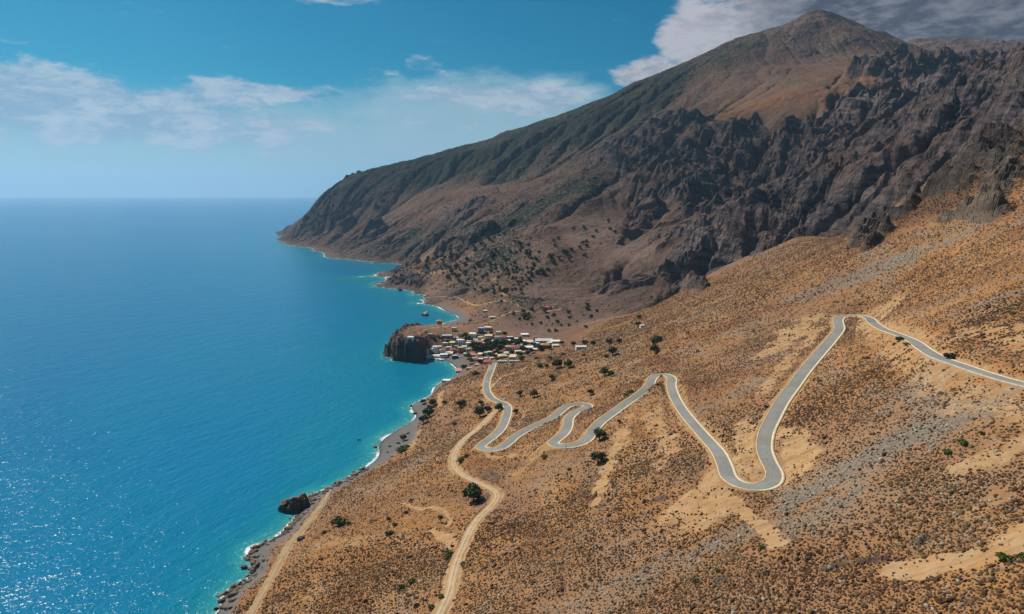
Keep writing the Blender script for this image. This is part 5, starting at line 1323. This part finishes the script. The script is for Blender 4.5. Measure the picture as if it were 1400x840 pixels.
HOUSES = [
 (600.8, 443.6, 7, 6, 'yellow', 'hip', 'orange', 'brown', 'yellow building with orange roof on the crest of the promontory', 10, ''),
 (620.5, 453, 6.5, 5, 'cream', 'flat', 'cream', 'brown', 'small cream house at the end of the bare promontory track', None, ''),
 (611, 462.5, 14, 4.5, 'grey', 'flat', 'palegrey', 'white', 'long low grey building below the promontory track', 6, ''),
 (596, 460, 7, 4, 'white', 'hip', 'rust', 'brown', 'small white house with rust roof left of the long grey building', None, ''),
 (587, 460, 8, 4, 'stone', 'flat', 'grey', 'brown', 'stone walled house on the cliff top above the quay', None, ''),
 (560.5, 464.5, 9, 3, 'white', 'flat', 'white', 'white', 'low white building alone near the outer end of the promontory', None, ''),
 (628, 460.3, 7, 5, 'white', 'hip', 'rust', 'brown', 'white house with red roof above the large white two storey house', None, ''),
 (629.6, 473.5, 11, 9.5, 'white', 'flat', 'white', 'blue', 'large white two storey house above the quay with blue windows', 4, 'balcony'),
 (617.5, 473.5, 7.5, 5.5, 'yellow', 'slab', 'cream', 'brown', 'yellow house with pale roof slab left of the large white house', None, ''),
 (645.8, 464, 9, 8.5, 'white', 'slab', 'white', 'brown', 'tall white house with overhanging roof slab left of the blue house', -6, 'balcony'),
 (592, 482, 12, 6, 'white', 'flat', 'white', 'brown', 'white stepped house at the foot of the dark cliff by the quay', 3, 'tier'),
 (581, 482, 7, 4, 'grey', 'flat', 'grey', 'white', 'small grey house squeezed between the cliff and the stepped white house', None, ''),
 (583, 489.8, 9, 4, 'white', 'slab', 'white', 'blue', 'leftmost of three low waterfront houses with blue shutters', 2, 'awning'),
 (591, 490, 6.5, 4, 'palegrey', 'slab', 'white', 'brown', 'middle one of three low waterfront houses, grey walled', 2, 'awning'),
 (598, 490, 7, 4, 'white', 'slab', 'white', 'blue', 'right one of three low waterfront houses next to the beach', 2, 'awning'),
 (607, 489.6, 11, 6, 'white', 'flat', 'white', 'blue', 'white two storey house with blue shutters at the beach end of the quay', 5, 'balcony'),
 (606, 482, 7, 5, 'white', 'hip', 'rust', 'brown', 'white house with rust roof behind the beach end house', None, ''),
 (613.7, 479.5, 8, 5, 'palegrey', 'flat', 'palegrey', 'brown', 'pale grey flat house behind the waterfront', None, ''),
 (620, 482.3, 8, 5, 'pink', 'hip', 'rust', 'brown', 'pink house with rust tiles behind the waterfront', None, ''),
 (615, 486, 8, 3, 'cream', 'lean', 'cream', 'brown', 'low cream shed roof between the waterfront houses', 0, 'nowin'),
 (622, 490.8, 8, 5, 'bluedark', 'flat', 'palegrey', 'white', 'dark blue fronted house at the back of the village beach', 6, ''),
 (630, 482.3, 8, 8, 'tan', 'flat', 'cream', 'brown', 'tall tan house behind the village beach', None, ''),
 (639.4, 473.5, 8, 5.5, 'cream', 'flat', 'white', 'brown', 'cream house right of the large white two storey house', None, ''),
 (654, 474.3, 11, 8, 'white', 'hip', 'orange', 'blue', 'big white house with orange roof and blue windows in the village centre', -4, 'balcony'),
 (656.5, 465, 7, 4.5, 'cream', 'flat', 'cream', 'brown', 'cream cottage directly below the blue house', None, ''),
 (657.6, 456, 8, 8, 'blue', 'flat', 'paleblue', 'white', 'bright blue house high at the back of the village', 0, ''),
 (636.4, 486.5, 7, 3.5, 'white', 'flat', 'white', 'brown', 'low white house behind the bright green tree', None, ''),
 (648.8, 494, 6.5, 5, 'white', 'flat', 'rose', 'brown', 'white house with a pink roof terrace right of the bright green tree', None, 'balcony'),
 (646, 487.4, 11, 3.5, 'rose', 'hip', 'rose', 'brown', 'long low house with pink tiled roof behind the beach', None, ''),
 (656, 487.2, 6, 3.5, 'cream', 'lean', 'cream', 'brown', 'cream roofed cottage right of the long pink roof', None, ''),
 (666.5, 452.2, 9, 5.5, 'cream', 'slab', 'cream', 'brown', 'cream house with flat slab roof right of the blue house', None, ''),
 (668, 464, 10, 6.5, 'cream', 'slab', 'cream', 'brown', 'cream two storey house with balcony below the slab roofed one', None, 'balcony'),
 (664.5, 473.5, 9, 5.5, 'pink', 'flat', 'rose', 'brown', 'pink house touching the big white house with orange roof', None, ''),
 (676, 469, 8, 3, 'white', 'slab', 'white', 'brown', 'low white roof just behind the dark village trees', None, ''),
 (680, 465, 8, 5, 'grey', 'flat', 'grey', 'white', 'dark grey house right of the balcony house', None, ''),
 (688, 464, 9, 4, 'white', 'hip', 'rust', 'brown', 'white cottage with rust roof in the upper row', None, ''),
 (698, 463.8, 9, 3.5, 'rose', 'flat', 'palegrey', 'brown', 'reddish low house in the upper row', None, ''),
 (694, 468.7, 8, 4, 'palegrey', 'flat', 'white', 'brown', 'grey white house below the reddish low one', None, ''),
 (706, 465.8, 8, 3, 'white', 'slab', 'cream', 'brown', 'small white house at the right end of the upper row', None, ''),
 (717.7, 460, 10, 3.2, 'white', 'slab', 'white', 'brown', 'white roofed house alone above the right part of the village', 4, ''),
 (715, 469, 8, 3, 'grey', 'slab', 'white', 'brown', 'grey house half hidden by trees right of centre', None, ''),
 (724.5, 470.3, 8, 3.5, 'white', 'lean', 'cream', 'brown', 'white house with sloping roof left of the pale blue one', None, ''),
 (744, 468.6, 24, 4, 'palegrey', 'lean', 'palegrey', 'white', 'longest building of the village, grey roofed, at the right', 3, 'row nodoor', 7),
 (760, 469.8, 13, 3.4, 'white', 'slab', 'white', 'brown', 'long white house at the right end of the village top', 6, ''),
 (732.7, 473, 8, 4.5, 'paleblue', 'flat', 'white', 'blue', 'pale blue house in front of the long grey roofed building', None, ''),
 (746, 477, 13, 6, 'tan', 'hip', 'orange', 'brown', 'wide tan house with orange roof at the right', 5, ''),
 (760, 474.5, 9, 3, 'white', 'slab', 'cream', 'brown', 'small white house right of the wide tan one', None, ''),
 (723.7, 478.8, 11, 5, 'white', 'slab', 'white', 'blue', 'white house with blue windows below the pale blue house', 3, ''),
 (695.4, 479, 10, 6, 'teal', 'hip', 'orange', 'white', 'teal walled house with orange roof', None, ''),
 (705, 479, 9, 6, 'white', 'hip', 'red', 'brown', 'white house with red roof beside the teal one', None, ''),
 (709, 483, 9, 3, 'cream', 'flat', 'cream', 'brown', 'low cream house below the red roofed white one', None, ''),
 (731, 480.2, 6, 2.6, 'white', 'slab', 'white', 'brown', 'tiny white hut at the village edge by the bare slope', None, ''),
 (693, 485.8, 9, 4, 'cream', 'hip', 'cream', 'brown', 'cream roofed house below the teal one', None, ''),
 (686.5, 483.4, 6, 3.2, 'tan', 'hip', 'rust', 'brown', 'small brown roofed house among trees left of the cream roof', None, ''),
 (688, 490, 12, 5, 'yellow', 'hip', 'cream', 'brown', 'big pale yellow roofed house above the long white wall', None, ''),
 (700.6, 490.4, 9, 3.8, 'cream', 'lean', 'cream', 'brown', 'cream roofed house right of the big pale yellow roof', None, ''),
 (687, 496.5, 14, 3.6, 'white', 'flat', 'palegrey', 'blue', 'long white building with a row of dark windows at the village entrance', 2, 'row nodoor', 5),
 (703, 496, 14, 3, 'palegrey', 'flat', 'palegrey', 'blue', 'lower long building continuing the white one to the right', 5, 'row nodoor', 5),
 (664, 486.8, 5.5, 5.5, 'white', 'flat', 'white', 'brown', 'narrow white tower house right of the cream roofed cottage', None, ''),
 (657, 493.8, 7, 3.8, 'palegrey', 'flat', 'white', 'brown', 'pale grey cottage above the red roof at the village entrance', None, ''),
 (666, 498, 11, 5, 'rose', 'hip', 'red', 'brown', 'house with broad red roof left of the road into the village', -8, ''),
 (673.5, 491.5, 6, 3, 'white', 'flat', 'white', 'brown', 'small white house at the end of the paved road', None, ''),
 (627, 509.6, 9, 4, 'rose', 'lean', 'rose', 'brown', 'pink roofed beach bar at the near end of the village beach', 10, 'nowin'),
 (641, 505.8, 8, 3.2, 'palegrey', 'flat', 'rose', 'brown', 'low house with a pink terrace above the beach bar', None, ''),
 (795, 477.5, 15, 4.4, 'white', 'flat', 'white', 'brown', 'long white house alone on the slope right of the village', 4, '', 8),
 (879, 447.5, 6, 3.6, 'white', 'flat', 'white', 'brown', 'tiny white house on the slope edge far right of the village', None, ''),
 (748.5, 423, 7, 3.6, 'cream', 'hip', 'red', 'brown', 'red roofed house alone on the brown slope behind the village', None, ''),
 (664, 427, 7, 3, 'white', 'flat', 'white', 'brown', 'white hut by the loop track behind the promontory', None, ''),
 (673.7, 436, 9, 3, 'cream', 'flat', 'cream', 'brown', 'low cream house between the village and the loop track', None, ''),
 (609, 523, 11, 4, 'white', 'flat', 'white', 'brown', 'white building on the rock at the near end of the bay', -12, ''),
]
for h_ in HOUSES: house(*h_)
# the plain little houses nobody could tell apart
for k, (u, v, w, h) in enumerate(((609, 472, 7, 4), (611.5, 486, 6, 4), (624, 466.5, 7, 5), (623.5, 477, 6, 4.5), (634.5, 478, 7, 5), (640, 480.5, 6, 4), (642, 470, 6, 4), (650, 468, 7, 4.5), (661, 468.5, 6, 4), (672.5, 473, 6, 4), (683, 470, 7, 4), (687, 474.5, 7, 4),
      (700, 473.5, 7, 4), (711, 475.5, 7, 4.5), (716, 484.5, 6, 3.5), (680, 487.5, 6, 4), (670, 484.5, 6, 4), (663, 493, 6, 4), (644.5, 499, 6, 4), (652, 501, 6, 3.5), (600.5, 477.5, 6, 4), (601, 483, 5, 4), (681, 457.5, 7, 4), (736, 466.5, 6, 3), (752, 471.5, 6, 3))):
    t = house(u, v, w, h, 'white' if k % 3 else 'cream', 'flat' if k % 4 else 'slab', ('white', 'cream', 'palegrey')[k % 3], 'brown' if k % 2 else 'blue', 'small plain pale flat roofed house packed among the others in the village'); t['group'] = 'small pale houses packed in the village'
# quay
q = [at_z(u, v, 0) for u, v in ((573, 491.3), (583, 490.6), (592, 490.4), (601, 490.6), (608, 492.6))]
Q = resample(catmull(np.array(q), 1.), 1.); Q[:, 2] = 0
ribbon('quay', Q, [-2.2, -2.2, 3, 7], M_P['palegrey'], 0, crown=[-1.5, 1.25, 1.3, 1.3])

# ------------------------------------------------------------------ boats
def boat(u, v, L, rz, label, hullc='white'):
    p = at_z(u, v, 0.)
    t = thing('boat', label, 'boat', (p[0], p[1], 0), rz, 'small boats along the quay')
    m = MB(); n = 9; prof = []
    for i in range(n):
        s = i / (n - 1); x = (s - .5) * L; b = L * .17 * (1 - max(0, (s - .45) / .55) ** 2.2) * (.85 + .15 * min(1, s * 4)) + .01; sheer = .55 + .35 * s * s
        prof += [(x, -b, sheer), (x, -b * .75, .05), (x, 0, -.25), (x, b * .75, .05), (x, b, sheer), (x, b * .8, sheer - .02), (x, 0, .25), (x, -b * .8, sheer - .02)]
    fs = [(i * 8 + j, i * 8 + (j + 1) % 8, (i + 1) * 8 + (j + 1) % 8, (i + 1) * 8 + j) for i in range(n - 1) for j in range(8)] + [tuple(range(8)), tuple(range((n - 1) * 8, n * 8))[::-1]]
    m.poly(prof, fs); add('hull', m.mesh('hull', True), M_P[hullc], t)
    m = MB(); m.box(-L * .3, -L * .12, .3, -L * .24, L * .12, .52); m.box(-.1 * L, -L * .13, .3, -.04 * L, L * .13, .52); add('bench', m.mesh('bench'), M_BROWN, t)
    m = MB(); m.box(.02 * L, -L * .1, .3, .16 * L, L * .1, 1.1); add('cabin', m.mesh('cabin'), M_P['white'], t)
for k, (u, v, L, a, lb) in enumerate(((570, 492.8, 6.5, .1, 'white boat at the outer end of the quay under the dark cliff'), (575.5, 492.7, 4.6, 1.2, 'white boat, second along the quay from the cliff'), (579.5, 492.5, 4.6, 1.0, 'white boat in the middle of the row at the quay'),
                                   (583.5, 492.4, 4.6, 1.3, 'white boat, fourth along the quay from the cliff'), (597, 492.6, 5, .9, 'white boat nearest the village beach'))): boat(u, v, L, a, lb)

# ------------------------------------------------------------------ cars
M_TYRE = plain('black tyre rubber', (.02, .02, .02), .9); M_RIM = plain('grey wheel rim', (.4, .4, .42), .4, metal=.8)
mt, g_, b_ = new_mat('white car paint'); b_.inputs['Base Color'].default_value = (.75, .75, .76, 1); b_.inputs['Roughness'].default_value = .25; M_CARW = mt
mt, g_, b_ = new_mat('dark car paint'); b_.inputs['Base Color'].default_value = (.03, .035, .045, 1); b_.inputs['Roughness'].default_value = .25; M_CARD = mt
M_LAMP = plain('headlight glass', (.7, .7, .66), .2)
def car(u, v, rz, mat, label):
    p = hit(u, v); t = thing('car', label, 'car', (p[0], p[1], gz(p[0], p[1]) + .12), rz)
    m = MB(); prof = [(-2.1, .35), (-2.12, .8), (-1.95, .98), (-1.55, 1.0), (-1.2, 1.48), (.25, 1.52), (.95, 1.02), (1.95, .88), (2.12, .65), (2.08, .33)]
    n = len(prof); vs = [(x, y * (.86 if z > 1.2 else 1.), z) for y in (-.86, .86) for x, z in prof]
    m.poly(vs, [tuple(range(n)), tuple(range(n, 2 * n))[::-1]] + [(i, (i + 1) % n, n + (i + 1) % n, n + i) for i in range(n)]); add('body', m.mesh('body'), mat, t)
    m = MB()
    for y in (-.9, .86): m.poly([(-1.25, y * .96, 1.03), (.6, y * .96, 1.05), (.15, y * .9, 1.42), (-1.0, y * .9, 1.4), (-1.25, y * .96 + .04, 1.03), (.6, y * .96 + .04, 1.05), (.15, y * .9 + .04, 1.42), (-1.0, y * .9 + .04, 1.4)], [(0, 1, 2, 3), (4, 7, 6, 5), (0, 4, 5, 1), (1, 5, 6, 2), (2, 6, 7, 3), (3, 7, 4, 0)])
    add('side_window', m.mesh('side_window'), M_GLASS, t)
    m = MB(); m.poly([(.33, -.68, 1.48), (.33, .68, 1.48), (.92, .8, 1.07), (.92, -.8, 1.07), (.36, -.68, 1.51), (.36, .68, 1.51), (.95, .8, 1.1), (.95, -.8, 1.1)], [(0, 1, 2, 3), (4, 7, 6, 5), (0, 4, 5, 1), (1, 5, 6, 2), (2, 6, 7, 3), (3, 7, 4, 0)]); add('windscreen', m.mesh('windscreen'), M_GLASS, t)
    for x in (-1.3, 1.3):
        for y in (-.8, .8):
            w = MB(); w.tube([(0, -.11, 0), (0, .11, 0)], [.33, .33], 14); wo_ = add('wheel', w.mesh('wheel'), M_TYRE, t, (x, y, .33))
            w = MB(); w.tube([(0, -.12, 0), (0, .12, 0)], [.2, .2], 10); add('rim', w.mesh('rim'), M_RIM, wo_)
    for y in (-.62, .62):
        m = MB(); m.box(2.04, y - .17, .62, 2.13, y + .17, .78); add('headlight', m.mesh('headlight'), M_LAMP, t)
car(686.5, 547.2, radians(-42), M_CARW, 'white car parked on the verge outside the upper road bend')
car(670.8, 498.8, radians(80), M_CARD, 'dark car parked beside the road at the village entrance')
car(630.5, 489.3, radians(20), M_CARW, 'white car parked behind the village beach')

# ------------------------------------------------------------------ poles and the wall under the upper road
M_POLE = plain('weathered grey wood', (.20, .17, .14), .9)
for u, v, h, lb in ((774, 616, 7.5, 'thin wooden pole on the outer edge of the lower right hairpin'), (742.5, 563, 7, 'thin wooden pole on the tan slope above the road between the hairpins'), (690.5, 489.5, 8, 'thin pole among houses at the end of the paved road')):
    p = hit(u, v); t = thing('utility_pole', lb, 'pole', (p[0], p[1], gz(p[0], p[1])), .6)
    m = MB(); m.tube([(0, 0, -.5), (0, 0, h)], [.13, .09], 8); add('pole', m.mesh('pole', True), M_POLE, t)
    m = MB(); m.box(-.8, -.06, h - .7, .8, .06, h - .56); add('crossarm', m.mesh('crossarm'), M_POLE, t)
    for x in (-.7, 0, .7):
        m = MB(); m.tube([(x, 0, h - .56), (x, 0, h - .36)], [.05, .04], 6); add('insulator', m.mesh('insulator'), M_P['white'], t)
i0 = int(np.argmin(np.linalg.norm(ROAD[:, :2] - at_y(1318, 501, 280)[:2], axis=1))) if False else int(len(ROAD) * .90)
seg = ROAD[i0:]
sg = np.sign(np.mean(_side[i0:]))
a = -3.6 * sg
ww = ribbon('retaining_wall', seg, [a - sg * .9, a - sg * .55, a - sg * .55, a - sg * .0], M_KERB2, 0, kind=None, crown=[-3.2, -.1, .42, .46])
tag(ww, 'low pale stone wall along the lower edge of the upper road at right', 'wall')
